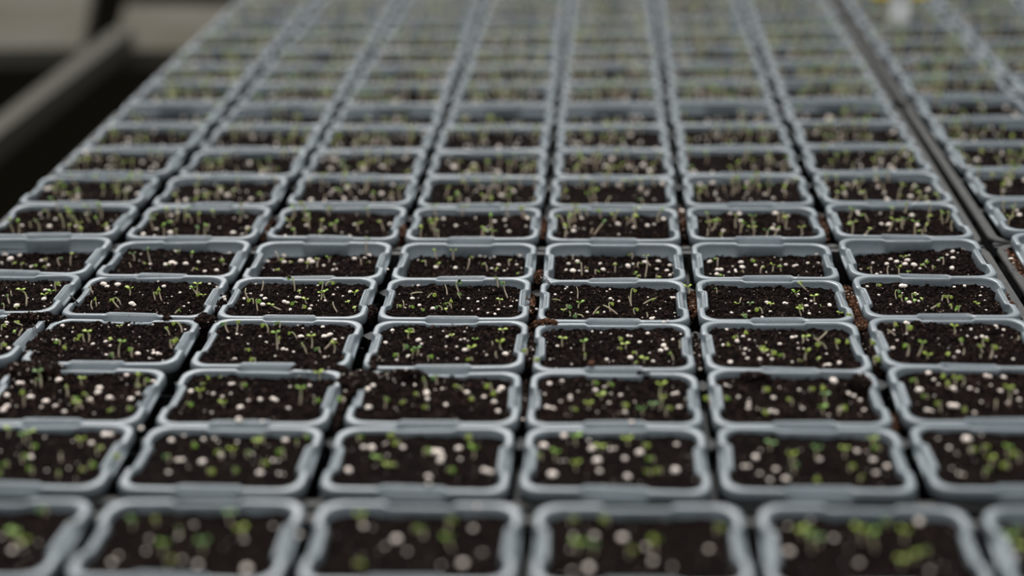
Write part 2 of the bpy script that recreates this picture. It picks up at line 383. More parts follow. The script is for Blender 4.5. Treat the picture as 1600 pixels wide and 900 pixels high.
def seedling_arrays(base, head, kind, rnd, size=1.0, far=False):
    """The same plant as plain arrays, for the far rows that are joined."""
    H = Vector(head); H.z = max(H.z, 0.5); pts, q = stem_path(H, kind, rnd); n = len(pts)
    V, F = tube(pts, [0.42*size*(1.05-0.35*i/(n-1)) for i in range(n)], 4)
    F4 = np.array([f for f in F if len(f) == 4])
    out = [(np.array(V)+np.array(base), tris(F4), 0)]
    c = 1+rnd.choices([0, 1, 2], [4, 2, 5] if far else [3, 6, 1])[0]; tip = np.array(pts[-1])+np.array(base)
    if kind == 's': return out
    a = rnd.uniform(0, 6.28); el = rnd.uniform(0.1, 0.7) if kind == 'v' else rnd.uniform(-.7, .2)
    for s in ((0, math.pi) if kind in 'v' else (0, .7)):
        d = (math.cos(a+s)*math.cos(el), math.sin(a+s)*math.cos(el), math.sin(el)); R = np.array(orient(d, (0, 0, 1)))
        out.append(((LEAF_LO_V*rnd.uniform(2.1, 2.9)*size)@R.T+tip, LEAF_LO_F, c))
    return out
# ------------------------------------------------------------------ where the seedlings and perlite granules stand
# per pot: crop frame (x0, y0, scale) of the measured photograph, seedlings (base x, y, head x, y, kind), granules (x, y, size)
# kinds: v two open leaves, h bowed head, s bare pale stem, d seed coat still on the tip, f leaves flat on the soil
D = {}
D[4, 0] = ((0, 425, 5.625), [(82,275,72,205,'h'),(105,215,98,165,'s'),(230,305,180,155,'v'),(35,335,30,280,'h'),(490,165,482,90,'h'),(445,205,448,172,'v'),(400,218,392,200,'v'),(148,330,148,325,'f')],
 [(143,300,44),(385,238,34),(398,145,28),(452,110,16),(245,232,18),(290,245,14),(300,110,12),(385,300,20),(30,200,20),(530,120,14),(270,210,12)])
D[4, 1] = ((150, 425, 5.625), [(298,212,295,148,'v'),(520,250,503,180,'h'),(575,240,552,132,'h'),(880,205,888,105,'v'),(885,195,850,145,'v'),(905,205,908,178,'h'),(942,218,942,208,'f'),(695,362,722,338,'h'),(215,288,175,225,'h'),(205,322,145,245,'h'),(-28,335,-35,250,'s'),(6,300,-4,222,'h'),(-30,185,-62,110,'s')],
 [(65,112,44),(95,125,40),(183,103,46),(315,268,46),(335,275,30),(737,178,22),(735,148,14),(605,256,16),(632,262,12),(480,328,13),(408,272,11),(995,95,22),(595,130,30),(815,258,18),(775,298,20),(668,218,15),(622,218,13),(410,203,10),(500,98,9),(545,98,16),(178,185,16),(200,255,22),(25,255,22),(825,150,14),(1060,120,18)])
D[4, 2] = ((350, 425, 5.624), [(622,165,603,50,'d'),(332,165,345,80,'s'),(218,245,193,140,'s'),(255,290,250,235,'h'),(297,350,280,240,'h'),(500,338,410,285,'v'),(725,290,715,240,'v'),(690,335,692,290,'h'),(650,290,628,262,'h'),(850,245,858,180,'v'),(892,240,880,175,'v'),(862,150,870,90,'h'),(895,125,930,85,'h'),(665,190,664,170,'f'),(995,350,958,262,'s'),(1100,285,1090,265,'f'),(1150,215,1150,190,'v'),(1145,330,1150,318,'f')],
 [(530,268,38),(560,270,36),(645,232,34),(665,230,26),(342,300,38),(580,335,28),(1110,183,32),(962,207,24),(890,262,26),(175,235,30),(235,195,20),(330,210,24),(360,230,34),(168,300,16),(770,308,22),(755,330,28),(1045,222,18),(1108,230,10),(1170,108,15),(840,215,18),(825,128,18),(280,105,16),(565,225,12),(1000,128,16),(835,255,20)])
D[4, 3] = ((590, 425, 5.624), [(172,330,170,290,'h'),(232,340,222,250,'s'),(280,335,278,305,'h'),(390,350,382,325,'h'),(565,345,545,300,'h'),(603,350,600,335,'f'),(650,312,645,235,'h'),(635,292,622,272,'h'),(612,200,590,110,'s'),(712,175,690,92,'d'),(730,230,700,185,'h'),(440,230,472,190,'h'),(1145,222,1118,90,'h'),(1058,135,1045,50,'d'),(1075,270,1070,240,'v'),(290,218,400,210,'s'),(310,130,390,112,'s')],
 [(485,312,40),(305,248,38),(368,296,30),(797,222,28),(750,330,22),(370,95,24),(890,320,26),(1028,372,28),(965,358,20),(1110,288,16),(950,228,16),(1190,243,22),(1225,243,18),(1255,237,20),(1170,298,22),(1060,318,26),(880,262,22),(828,338,12),(898,155,10),(925,243,14),(245,325,18)])
D[4, 4] = ((840, 425, 5.624), [(350,240,342,130,'s'),(200,262,130,258,'h'),(255,330,252,290,'h'),(228,355,225,340,'f'),(285,390,280,355,'h'),(400,395,358,375,'h'),(358,320,375,270,'v'),(485,388,545,305,'s'),(535,378,530,370,'f'),(700,365,575,290,'s'),(640,335,628,275,'h'),(820,285,828,150,'h'),(825,290,800,212,'s'),(855,375,848,320,'h'),(930,280,1045,232,'h'),(965,400,955,355,'s')],
 [(1172,222,30),(1198,222,30),(640,235,30),(665,245,16),(716,250,26),(635,160,20),(608,180,14),(262,138,20),(245,158,18),(435,365,24),(155,215,24),(1038,342,16),(1078,325,17),(1205,338,17),(1205,362,14),(918,398,30),(1000,402,36),(970,225,18),(962,300,12),(585,350,22),(298,205,16),(210,195,10),(1020,395,20)])
D[4, 5] = ((1090, 425, 5.624), [(172,210,165,145,'d'),(375,280,385,225,'s'),(345,298,345,290,'f'),(400,400,380,380,'h'),(430,400,425,370,'h'),(570,370,550,315,'h'),(460,305,460,275,'f'),(955,145,880,90,'h'),(885,215,858,185,'v'),(1025,265,1028,210,'v'),(910,380,895,325,'v'),(930,350,925,285,'h'),(1078,305,1078,288,'h'),(1240,365,1250,358,'f'),(642,298,640,290,'f')],
 [(610,262,34),(620,275,24),(765,255,32),(788,258,28),(300,357,24),(452,352,26),(955,302,34),(1160,272,34),(1162,292,26),(998,252,24),(1035,278,20),(885,195,26),(640,340,28),(250,280,14),(275,185,11),(130,355,13),(445,270,13),(950,235,26),(760,350,18),(980,362,26),(1190,340,17),(1072,348,14),(568,390,26),(498,180,8)])
D[4, 6] = ((1340, 425, 5.623), [(168,150,165,110,'h'),(342,240,337,160,'h'),(395,270,392,200,'h'),(425,265,420,248,'f'),(483,235,478,190,'h'),(500,280,492,265,'f'),(570,250,556,238,'f'),(645,332,725,275,'h'),(740,245,748,210,'h'),(798,275,797,205,'h'),(825,325,805,290,'h'),(885,340,905,298,'h'),(862,345,858,335,'f'),(1070,290,1040,280,'f')],
 [(385,130,44),(410,132,40),(183,217,24),(292,295,18),(100,290,22),(82,140,24),(505,175,24),(525,185,18),(455,275,40),(535,272,24),(1078,182,26),(1090,118,20),(1118,240,20),(845,125,26),(935,120,26),(1132,318,18),(1190,290,14),(390,185,16),(600,348,12),(728,345,12)])
D[3, 0] = ((0, 425, 5.625), [(15,520,12,470,'h'),(200,470,125,435,'h'),(160,560,200,500,'s'),(132,540,130,530,'f'),(10,690,10,630,'h')],
 [(60,440,34),(60,570,26),(80,670,40),(60,470,22),(10,575,20),(150,500,16),(240,510,16),(30,620,20)])
D[3, 1] = ((0, 425, 5.625), [(648,530,645,480,'s'),(655,610,655,582,'h'),(738,600,728,550,'h'),(780,605,765,520,'v'),(525,650,522,600,'h'),(580,705,578,640,'h'),(1045,740,1068,610,'v'),(993,755,992,710,'h'),(1162,755,1168,670,'h'),(1489,540,1446,490,'h'),(1599,520,1554,440,'h'),(1509,675,1494,600,'h'),(1524,650,1539,578,'h'),(1049,488,1049,478,'f'),(965,605,965,595,'f')],
 [(550,480,36),(495,597,28),(565,595,22),(640,540,24),(820,635,32),(865,622,24),(930,612,32),(968,645,28),(893,475,18),(955,490,18),(935,728,34),(720,675,22),(735,745,24),(660,722,20),(635,680,18),(405,640,16),(435,635,16),(1134,470,26),(1346,455,26),(1194,590,20),(1228,573,20),(1214,722,42),(1350,700,40),(1380,715,36),(1414,715,28),(1424,760,28),(1314,740,26),(1299,690,20),(954,490,18),(1189,520,12),(1166,512,12),(1271,472,14),(1629,505,22),(1624,538,22),(1544,525,16),(1349,690,22)])
D[3, 2] = ((350, 425, 5.624), [(40,555,15,440,'h'),(110,540,100,430,'h'),(385,535,368,460,'h'),(490,490,490,440,'h'),(470,685,460,530,'v'),(480,620,478,580,'h'),(640,580,600,530,'h'),(770,660,765,560,'v'),(725,700,685,630,'h'),(845,710,838,670,'h'),(885,670,960,580,'s'),(965,690,965,630,'v'),(190,712,190,693,'h'),(270,800,270,760,'h')],
 [(880,545,48),(925,535,46),(675,545,46),(450,460,30),(865,473,30),(648,468,24),(37,590,30),(112,560,28),(150,562,22),(315,570,26),(370,620,28),(212,642,22),(258,585,18),(520,670,34),(550,672,30),(612,682,24),(455,740,24),(95,762,36),(888,742,28),(690,492,20),(765,520,20),(1042,560,26),(975,575,32),(295,500,18)])
D[3, 3] = ((590, 425, 5.624), [(230,690,225,640,'h'),(180,760,182,722,'h'),(300,755,315,700,'v'),(350,720,352,670,'v'),(270,575,275,535,'v'),(320,530,310,500,'h'),(445,770,443,740,'h'),(655,575,655,560,'f'),(765,700,828,665,'v'),(830,785,825,755,'h'),(1050,760,1040,700,'s'),(1090,690,1078,620,'v'),(1105,540,1100,505,'v'),(1010,650,1005,610,'s'),(855,605,855,595,'f'),(35,460,35,450,'f')],
 [(135,498,36),(360,598,44),(525,478,24),(580,530,20),(628,522,16),(768,530,24),(612,575,28),(70,615,36),(735,595,28),(765,600,24),(795,600,24),(765,690,42),(790,680,40),(1122,727,50),(953,738,30),(695,662,24),(602,655,22),(387,635,28),(270,735,40),(165,785,30),(525,750,20),(470,560,24),(45,770,30),(695,770,28),(380,730,20)])
D[3, 4] = ((840, 425, 5.624), [(218,650,218,580,'v'),(405,690,405,610,'v'),(412,770,412,725,'h'),(740,620,712,570,'h'),(775,670,770,630,'v'),(705,680,705,665,'h'),(870,725,868,705,'h'),(935,790,935,760,'v'),(1195,775,1170,715,'h'),(1250,680,1245,600,'s'),(855,810,855,795,'h')],
 [(1110,650,48),(1080,680,46),(1130,680,36),(970,545,34),(815,745,46),(795,570,30),(900,615,34),(485,530,24),(560,530,24),(645,548,24),(175,640,32),(158,558,22),(1015,780,32),(983,715,22),(605,752,34),(1190,605,26),(1278,555,22),(295,655,20),(660,770,22),(295,805,22),(110,755,22),(825,580,24),(1105,610,24),(1000,635,18),(565,620,14),(455,510,16)])
D[3, 5] = ((1090, 425, 5.624), [(350,590,348,560,'h'),(262,645,262,620,'h'),(425,560,422,510,'h'),(548,690,548,655,'h'),(650,740,648,690,'h'),(758,765,758,725,'h'),(885,785,885,768,'h'),(945,780,965,700,'v'),(925,630,920,570,'s'),(960,605,955,565,'v'),(1075,650,1020,575,'s'),(1050,600,1140,520,'s'),(1130,680,1080,620,'h'),(1230,675,1212,590,'h'),(1308,640,1308,590,'h'),(582,725,585,700,'f'),(1060,775,1058,762,'f'),(600,640,600,610,'s')],
 [(252,515,30),(345,615,38),(225,645,32),(400,570,30),(452,600,26),(360,670,24),(420,690,32),(450,690,26),(408,735,28),(440,765,32),(830,565,34),(860,570,30),(720,640,32),(876,612,26),(930,662,24),(885,670,24),(1132,715,24),(580,712,34),(548,780,34),(655,775,28),(1125,800,42),(1155,800,36),(1248,795,36),(620,745,24),(825,620,18),(290,800,40),(830,800,26),(970,605,22),(520,655,20)])
D[3, 6] = ((1340, 425, 5.623), [(325,500,325,440,'h'),(430,555,428,470,'h'),(325,580,260,510,'s'),(435,760,445,645,'h'),(525,745,570,620,'v'),(615,765,615,730,'v'),(850,550,850,480,'v'),(920,640,890,590,'h'),(930,710,935,670,'s'),(1110,650,1110,590,'h'),(1100,700,1050,640,'h'),(1170,750,1180,645,'h'),(1080,745,1080,720,'s'),(800,750,800,742,'f'),(1415,590,1410,560,'s')],
 [(410,435,40),(435,450,34),(995,500,28),(1195,435,34),(1225,485,24),(1280,505,30),(1270,545,18),(963,560,22),(905,505,20),(888,685,36),(1370,735,42),(308,692,34),(345,625,24),(315,525,24),(850,740,30),(1045,575,34),(1090,575,34),(1130,570,28),(425,575,24),(1210,735,24),(860,520,20),(1355,560,16)])
D[5, 0] = ((0, 300, 6.154), [(680,712,695,580,'h'),(575,720,555,640,'h'),(445,680,445,640,'h'),(350,702,350,695,'f'),(120,692,120,685,'f'),(205,697,205,690,'f'),(440,722,440,712,'f')],
 [(45,590,50),(185,605,36),(100,655,50),(400,655,36),(465,700,30),(300,705,30),(15,690,24)])
D[5, 1] = ((170, 300, 6.154), [(245,680,230,600,'v'),(400,690,370,560,'v'),(340,715,340,695,'h'),(215,735,195,680,'s'),(680,595,678,560,'h'),(800,655,800,600,'v'),(800,750,815,730,'h'),(1100,700,1085,640,'h'),(600,705,600,695,'f')],
 [(610,685,56),(640,690,40),(545,700,40),(645,585,36),(740,690,42),(860,662,32),(920,755,34),(1035,748,38),(1165,565,36),(400,700,28),(315,610,22),(1010,650,18)])
D[5, 2] = ((390, 300, 6.154), [(280,660,250,570,'s'),(330,650,330,635,'h'),(390,700,390,670,'h'),(550,735,550,670,'h'),(650,720,675,640,'h'),(765,680,765,640,'v'),(1130,590,1103,400,'h'),(1075,720,1072,650,'s'),(1160,700,1160,680,'h'),(285,742,285,735,'f'),(1245,600,1245,575,'s')],
 [(345,590,42),(180,662,28),(335,680,38),(495,660,46),(575,645,44),(605,665,46),(815,690,22),(1010,655,36),(1155,625,36),(800,735,28),(835,735,28),(225,735,26),(130,725,26),(715,695,28),(1110,655,26),(420,590,24)])
D[5, 3] = ((610, 310, 6.154), [(345,660,342,605,'h'),(450,600,430,510,'v'),(460,660,460,635,'v'),(605,600,605,510,'v'),(740,680,760,580,'s'),(790,585,790,565,'h'),(930,690,905,620,'h'),(1010,720,1015,690,'v'),(1145,640,1145,595,'h'),(1240,718,1240,708,'f')],
 [(235,555,28),(270,600,22),(625,665,40),(865,555,36),(912,560,26),(958,575,22),(1000,563,26),(1040,630,32),(1245,555,34),(975,665,26),(1215,630,26),(1255,665,24),(1095,690,26),(1130,675,24),(435,665,42)])
D[5, 4] = ((840, 310, 6.154), [(340,600,338,540,'s'),(425,750,420,620,'h'),(555,740,555,690,'h'),(455,690,455,675,'h'),(745,700,742,620,'h'),(910,585,910,530,'h'),(970,655,968,620,'h'),(1035,740,1045,560,'v'),(1080,650,1080,635,'h'),(935,735,935,725,'v'),(985,742,985,735,'f'),(1140,755,1140,742,'h')],
 [(298,645,32),(385,620,34),(275,695,30),(340,700,50),(605,640,32),(630,690,40),(870,645,46),(1040,595,48),(1165,590,40),(1275,632,34),(1245,672,36),(1150,665,30),(1275,715,34),(1305,700,22),(470,725,30),(400,710,22),(920,620,24)])
D[5, 5] = ((1060, 310, 6.154), [(375,640,380,580,'h'),(310,610,310,595,'h'),(705,612,705,585,'h'),(790,715,815,650,'h'),(905,715,905,640,'v'),(985,710,975,640,'h'),(625,712,625,700,'h'),(440,758,440,745,'h'),(1245,635,1245,625,'f')],
 [(295,605,38),(375,665,44),(410,672,40),(370,722,36),(600,605,42),(608,645,44),(555,715,34),(550,690,26),(740,645,28),(1032,633,32),(1110,645,32),(1135,635,26),(1325,558,32),(1340,620,28),(1240,630,28),(1235,702,24),(305,715,20),(485,700,28),(845,710,18),(985,595,18),(520,640,18),(1300,665,18)])
D[5, 6] = ((1280, 310, 6.154), [(665,730,668,650,'s'),(770,715,765,670,'v'),(810,590,810,570,'v'),(1035,665,1000,630,'h'),(1035,640,1035,590,'h'),(1095,690,1090,650,'h'),(1190,660,1187,570,'h'),(505,680,505,660,'h'),(855,705,855,695,'f')],
 [(845,600,44),(825,625,44),(650,622,38),(745,600,38),(685,580,32),(915,640,48),(515,595,26),(555,697,30),(400,655,22),(595,675,22),(1278,538,36),(1285,603,36),(1225,565,26),(1145,612,26),(1335,538,20),(1275,688,42),(970,680,24),(865,565,22),(700,660,16),(1385,500,20),(1350,490,18)])
D[2, 1] = ((0, 560, 4.09), [(158,95,155,40,'h'),(262,190,240,80,'v'),(230,180,232,130,'h'),(150,310,140,200,'h'),(430,230,420,180,'h'),(525,170,525,125,'v'),(480,330,490,280,'v'),(530,320,460,250,'h'),(600,290,548,225,'h'),(725,345,725,320,'h'),(890,190,890,110,'v'),(925,190,925,130,'h'),(870,190,865,165,'h'),(815,340,815,310,'h')],
 [(375,135,48),(640,190,50),(630,225,46),(700,250,50),(290,255,48),(195,240,50),(120,155,44),(145,150,40),(45,238,44),(20,325,50),(45,310,46),(355,290,40),(265,310,30),(412,335,38),(810,118,36),(810,165,24),(840,265,42),(885,235,32),(780,240,24),(990,140,40),(605,345,28),(575,260,40),(105,305,26),(100,110,28)])
D[2, 2] = ((260, 560, 4.09), [(258,130,258,110,'h'),(222,180,222,160,'h'),(218,260,215,210,'v'),(130,310,130,292,'h'),(350,130,350,115,'h'),(485,195,484,160,'h'),(365,310,360,285,'v'),(855,290,860,190,'v'),(945,280,945,262,'h'),(980,130,960,80,'v')],
 [(155,212,42),(300,235,34),(355,245,34),(412,228,30),(472,300,48),(525,262,32),(600,258,36),(680,245,42),(700,260,36),(790,178,28),(915,170,34),(775,315,38),(410,180,36),(430,172,30),(290,350,28),(90,350,24)])
D[2, 3] = ((520, 560, 4.09), [(258,130,255,85,'h'),(328,135,328,90,'h'),(530,135,528,115,'h'),(605,325,605,300,'h'),(590,220,575,130,'h'),(548,245,545,225,'h'),(335,320,330,250,'h'),(465,295,465,270,'h'),(850,220,800,175,'h'),(900,270,885,240,'h'),(1010,195,1010,165,'h'),(1030,225,1030,205,'h'),(665,160,668,110,'h')],
 [(225,210,46),(255,190,46),(600,195,44),(600,225,46),(605,255,40),(425,77,32),(228,320,46),(722,288,38),(1032,270,40),(1080,175,44),(1060,200,36),(965,245,38),(1055,325,38),(700,182,28),(725,184,26),(400,145,26),(455,165,28),(525,160,30),(655,183,26),(370,118,22),(190,265,28),(510,300,24),(860,215,40),(1140,185,26),(400,320,22)])
D[2, 4] = ((800, 560, 4.09), [(520,175,520,145,'h'),(570,265,568,235,'v'),(605,175,620,155,'h'),(490,345,490,290,'v'),(385,350,382,328,'h'),(720,345,705,290,'h'),(830,370,825,330,'v'),(900,335,905,290,'v'),(950,260,955,170,'v'),(940,325,965,250,'v'),(990,365,990,310,'h')],
 [(242,172,40),(320,160,36),(535,195,38),(590,170,30),(695,215,34),(372,240,34),(375,270,32),(225,330,40),(258,330,40),(205,235,34),(620,280,34),(1030,212,34),(1055,212,34),(1067,305,40),(310,285,28),(425,212,28),(720,340,38),(785,258,28),(635,205,28),(1110,235,26),(545,345,26)])
D[2, 5] = ((1090, 560, 4.09), [(420,225,420,190,'h'),(598,305,598,260,'h'),(800,205,798,170,'h'),(820,270,820,230,'v'),(805,345,803,315,'v'),(905,355,915,310,'h'),(410,360,410,330,'h'),(178,275,175,240,'h'),(715,210,715,190,'h')],
 [(870,135,56),(485,250,38),(325,300,36),(325,325,36),(260,255,32),(180,188,32),(965,210,38),(1000,225,36),(1040,250,34),(668,320,36),(660,280,28),(650,195,30),(520,190,30),(1065,310,34),(910,310,38),(465,345,40),(500,345,34),(380,330,26),(330,270,26),(835,360,34),(205,190,26)])
D[2, 6] = ((1360, 560, 4.09), [(295,165,290,130,'h'),(360,260,360,235,'h'),(500,195,497,140,'h'),(545,165,543,120,'h'),(590,170,592,120,'h'),(450,345,450,280,'h'),(605,345,605,310,'h'),(885,300,885,190,'v'),(800,325,805,265,'s'),(465,125,460,95,'h')],
 [(313,185,52),(515,295,48),(545,295,48),(530,178,48),(365,80,48),(405,130,32),(435,150,32),(360,325,38),(390,330,36),(740,120,42),(762,122,36),(770,165,28),(850,125,38),(635,190,34),(680,200,30),(880,285,34),(950,272,36),(708,282,28),(665,340,32),(830,205,38),(930,215,30),(410,230,26),(300,280,24)])
D[1, 1] = ((0, 560, 4.09), [(55,510,55,450,'v'),(155,540,150,490,'v'),(190,525,190,470,'v'),(205,595,205,550,'h'),(145,670,145,615,'h'),(50,695,50,660,'h'),(205,740,205,700,'h'),(375,760,375,730,'h'),(390,650,388,600,'s'),(515,565,515,520,'v'),(625,625,620,570,'h'),(580,705,580,660,'h'),(540,730,540,705,'h'),(5,735,5,715,'h')],
 [(670,480,56),(705,480,56),(585,540,52),(195,620,52),(285,500,40),(465,525,32),(655,560,40),(0,600,36),(385,620,38),(440,700,40),(300,705,38)])
D[1, 2] = ((260, 560, 4.09), [(175,575,175,535,'h'),(575,555,575,525,'v'),(615,530,615,500,'h'),(425,625,420,585,'v'),(350,650,345,590,'h'),(520,630,510,595,'h'),(750,630,745,580,'h'),(430,740,430,700,'h'),(610,695,610,660,'h'),(270,740,265,710,'h'),(835,560,835,530,'h'),(15,670,15,620,'h'),(880,500,880,480,'h')],
 [(30,520,52),(70,640,50),(100,640,48),(230,650,56),(235,512,46),(305,520,44),(330,535,40),(450,525,42),(115,475,42),(757,500,56),(600,725,56),(680,640,46),(715,635,44),(545,600,46),(15,720,46),(720,735,44),(750,730,40),(350,610,52),(140,700,30)])
D[1, 3] = ((520, 560, 4.09), [(165,535,160,500,'h'),(395,515,395,480,'h'),(430,565,425,530,'h'),(285,665,275,630,'v'),(345,715,345,680,'v'),(400,705,400,675,'h'),(885,515,885,485,'h'),(900,620,900,580,'v'),(590,610,585,580,'h'),(735,735,735,705,'h')],
 [(250,565,60),(200,570,52),(640,585,62),(680,590,64),(700,620,50),(685,660,58),(805,565,56),(450,570,50),(100,715,60),(970,705,54),(1005,705,54),(610,760,54),(815,635,44),(345,540,40),(350,620,40)])
D[1, 4] = ((800, 560, 4.09), [(410,545,410,500,'v'),(570,590,560,560,'v'),(740,560,735,520,'v'),(840,575,840,545,'h'),(905,665,905,635,'h'),(280,645,280,600,'v'),(410,710,410,675,'v'),(190,645,190,615,'h'),(885,745,885,720,'h'),(950,735,950,705,'h')],
 [(200,545,66),(330,480,56),(510,565,62),(545,650,66),(260,730,66),(1045,712,66),(625,570,46),(655,572,44),(815,595,62),(490,515,42),(560,715,50),(740,745,56),(720,640,50),(310,640,40),(340,640,36),(1050,545,46),(1130,630,40)])
D[1, 5] = ((1090, 560, 4.09), [(465,590,465,540,'v'),(600,670,600,620,'v'),(620,735,618,680,'h'),(765,640,760,580,'v'),(940,630,938,575,'v'),(975,725,970,685,'h'),(1125,560,1120,515,'v'),(1160,580,1160,560,'h'),(765,775,765,755,'h'),(1040,780,1040,760,'h')],
 [(370,635,56),(295,690,46),(325,690,46),(500,705,50),(565,770,54),(780,630,50),(1015,580,50),(1120,635,54),(1210,685,50),(1140,720,50),(400,740,44),(1080,580,38),(400,600,38),(1240,590,36)])
D[1, 6] = ((1360, 560, 4.09), [(645,610,640,570,'h'),(720,600,720,555,'h'),(770,685,770,645,'v'),(735,745,735,710,'h'),(880,630,880,565,'v'),(880,710,880,670,'h'),(945,670,945,605,'h')],
 [(615,512,66),(503,565,46),(548,605,44),(435,510,40),(640,580,46),(565,730,44),(595,735,42),(520,690,40),(710,500,40)])
D[0, 0] = ((0, 600, 3.0), [(65,745,60,690,'v'),(320,690,320,660,'h'),(110,770,110,740,'v'),(215,610,212,580,'h')],
 [(330,650,44),(60,780,50),(100,740,48),(270,770,46),(5,710,38),(180,740,30)])
D[0, 1] = ((0, 600, 3.0), [(620,680,620,640,'v'),(735,660,735,630,'h'),(765,800,765,750,'v'),(950,795,950,745,'v'),(1080,650,1080,600,'v'),(1135,715,1130,680,'v'),(840,700,840,680,'h'),(790,860,790,820,'h')],
 [(905,655,46),(835,700,46),(525,830,50),(555,790,46),(685,775,46),(1145,720,46),(1160,860,60),(855,820,46),(700,720,40),(930,850,50),(1280,660,40)])
D[0, 2] = ((533, 600, 3.0), [(95,660,90,620,'v'),(340,690,340,665,'h'),(500,690,500,630,'h'),(520,780,495,725,'v'),(70,860,70,830,'h'),(390,710,390,680,'h')],
 [(260,720,58),(105,655,50),(620,670,48),(570,850,56),(310,785,46),(385,700,40),(470,850,34),(205,750,46),(660,790,40)])
D[0, 3] = ((533, 600, 3.0), [(1110,785,1110,745,'v'),(1180,800,1180,755,'v'),(1350,800,1350,770,'h'),(1470,790,1470,740,'v'),(1075,650,1075,625,'h'),(1760,700,1760,660,'h'),(1250,650,1250,620,'h')],
 [(1320,710,56),(1190,700,50),(1090,700,46),(1160,850,58),(1460,820,50),(1080,860,46),(1075,770,40),(1430,760,50),(1725,775,50),(1550,850,40)])
D[0, 4] = ((1066, 600, 3.0), [(605,790,590,700,'v'),(560,720,560,680,'v'),(845,750,830,680,'v'),(905,770,890,700,'v'),(1040,740,1040,690,'v'),(1090,845,1090,800,'v'),(1150,800,1150,770,'h'),(970,665,970,635,'h'),(1030,860,1030,820,'v'),(640,760,640,720,'v')],
 [(500,780,54),(495,665,46),(1110,640,56),(710,720,48),(830,840,48),(1160,870,46),(600,630,40),(440,700,36)])
D[0, 5] = ((1066, 600, 3.0), [(1530,760,1530,710,'v'),(1590,715,1590,680,'h'),(1450,665,1450,630,'h'),(1585,800,1585,760,'v')], [(1560,800,46),(1500,690,36)])
# ------------------------------------------------------------------ pots: nominal grid plus what the photograph shows
NODES = [(1,0,172,776),(2,0,492,774),(3,0,810,776),(4,0,1125,776),(5,0,1450,774),(1,1,215,662),(2,1,517,664),(3,1,812,663),(4,1,1107,664),(5,1,1407,661),
(1,2,275,579),(2,2,565,575),(3,2,827,580),(4,2,1095,583),(5,2,1373,573),(0,3,86,491),(1,3,322,494),(2,3,577,493),(3,3,830,500),(4,3,1082,504),(5,3,1347,499),
(0,4,142,428),(1,4,363,434),(2,4,602,434),(3,4,842,434),(4,4,1080,440),(5,4,1322,431),(0,5,185,372),(1,5,403,378),(2,5,622,377),(3,5,847,380),(4,5,1070,381),(5,5,1302,375),
(0,6,220,321),(1,6,437,320),(2,6,647,318),(3,6,852,323),(4,6,1065,321),(5,6,1282,318)]
def sag(X): return -SAG*(1-((X/PX-2.5)/3.5)**2)
def ynode(r): return r*PY+(TG if r >= 6 else (TG/2 if r == 5 else 0))-(TG/2 if r == 0 else 0)
ND = {}
for i, r, x, y in NODES:
    X = i*PX; p = unproj(x, y, sag(X)); k = 0.35 if r == 0 else 0.85
    ND[i, r] = ((p.x-X)*k, (p.y-ynode(r))*k)
def row_y(R):                                  # centre of pot row R (row 1 is the front row of the full tray)
    return (R-0.5)*PY+((R-1)//5)*TG
rnd = random.Random(3)
XR = 7*PX-PX+12.5                              # first pot edge of the right-hand trays
pots = []                                      # (row, column, x, y, z, soil depth, side)
DEPTH = {0: 3.2, 1: 2.4, 2: 2.0, 3: 1.9, 4: 2.9, 5: 6.3, 6: 3.4, 7: 3.2, 8: 3.2, 9: 3.5, 10: 8.2, 11: 6.5, 12: 6.5, 13: 6.5, 14: 6.5, 15: 9, 16: 7, 17: 7, 18: 7, 19: 7}
SPEC = {(5, 0): 8.0, (5, 1): 5.0, (5, 6): 6.3, (4, 0): 2.9, (4, 1): 2.2, (4, 3): 3.2, (4, 6): 3.4, (3, 0): 1.3, (3, 1): 1.4, (3, 2): 1.6}
for R in range(1, 20):
    for c in range(1 if R <= 2 else 0, 7):
        X = -PX/2+c*PX; Y = row_y(R)
        ds = [ND[k] for k in ((c-1, R-1), (c, R-1), (c-1, R), (c, R)) if k in ND]
        dx = sum(d[0] for d in ds)/len(ds) if ds else rnd.uniform(-.7, .7)
        dy = sum(d[1] for d in ds)/len(ds) if ds else rnd.uniform(-.2, .2)
        pots.append([R, c, X+dx, Y+dy, sag(X), SPEC.get((R, c), DEPTH.get(R, 4)+rnd.uniform(-.5, .5)), 'main'])
    for c in range(3):
        X = XR+PX/2+c*PX; Y = row_y(R)+2
        x, y = project((X-PX/2, Y, 0))
        if R >= 4 and x < 1640: pots.append([R, c, X+rnd.uniform(-.5, .5), Y, 0.5, (min(DEPTH.get(R, 4), 5)+1.0+rnd.uniform(-.6, .9)), 'right'])
F0 = 9.0                                       # the tray in front stands a little higher
fx = [unproj(g, 785, F0).x for g in (155, 490, 830, 1170, 1515)]
pitch0 = (fx[-1]-fx[0])/4; yb = unproj(820, 784, F0).y
for R0, k in ((0, 0), (-1, 1)):
    for c in range(6 if k == 0 else 0):
        pots.append([0, c, fx[0]+(c-.5)*pitch0, yb-PY/2-k*PY, F0, 3.4+rnd.uniform(-.5, .5), 'front'])

ORD = ['zeroth', 'first', 'second', 'third', 'fourth', 'fifth', 'sixth', 'seventh', 'eighth', 'ninth', 'tenth', 'eleventh', 'twelfth', 'thirteenth', 'fourteenth', 'fifteenth', 'sixteenth', 'seventeenth', 'eighteenth', 'nineteenth', 'twentieth']
def row_name(R):
    return {0: 'bottom-edge row', 1: 'second-lowest row', 2: 'third-lowest row', 3: 'fourth-lowest row', 4: 'sharpest row', 5: 'row just above the sharpest'}.get(R, '%s row beyond the sharpest' % ORD[min(R-4, 20)])
def ppm(p): return FPX/depth(p)                # pixels per mm there

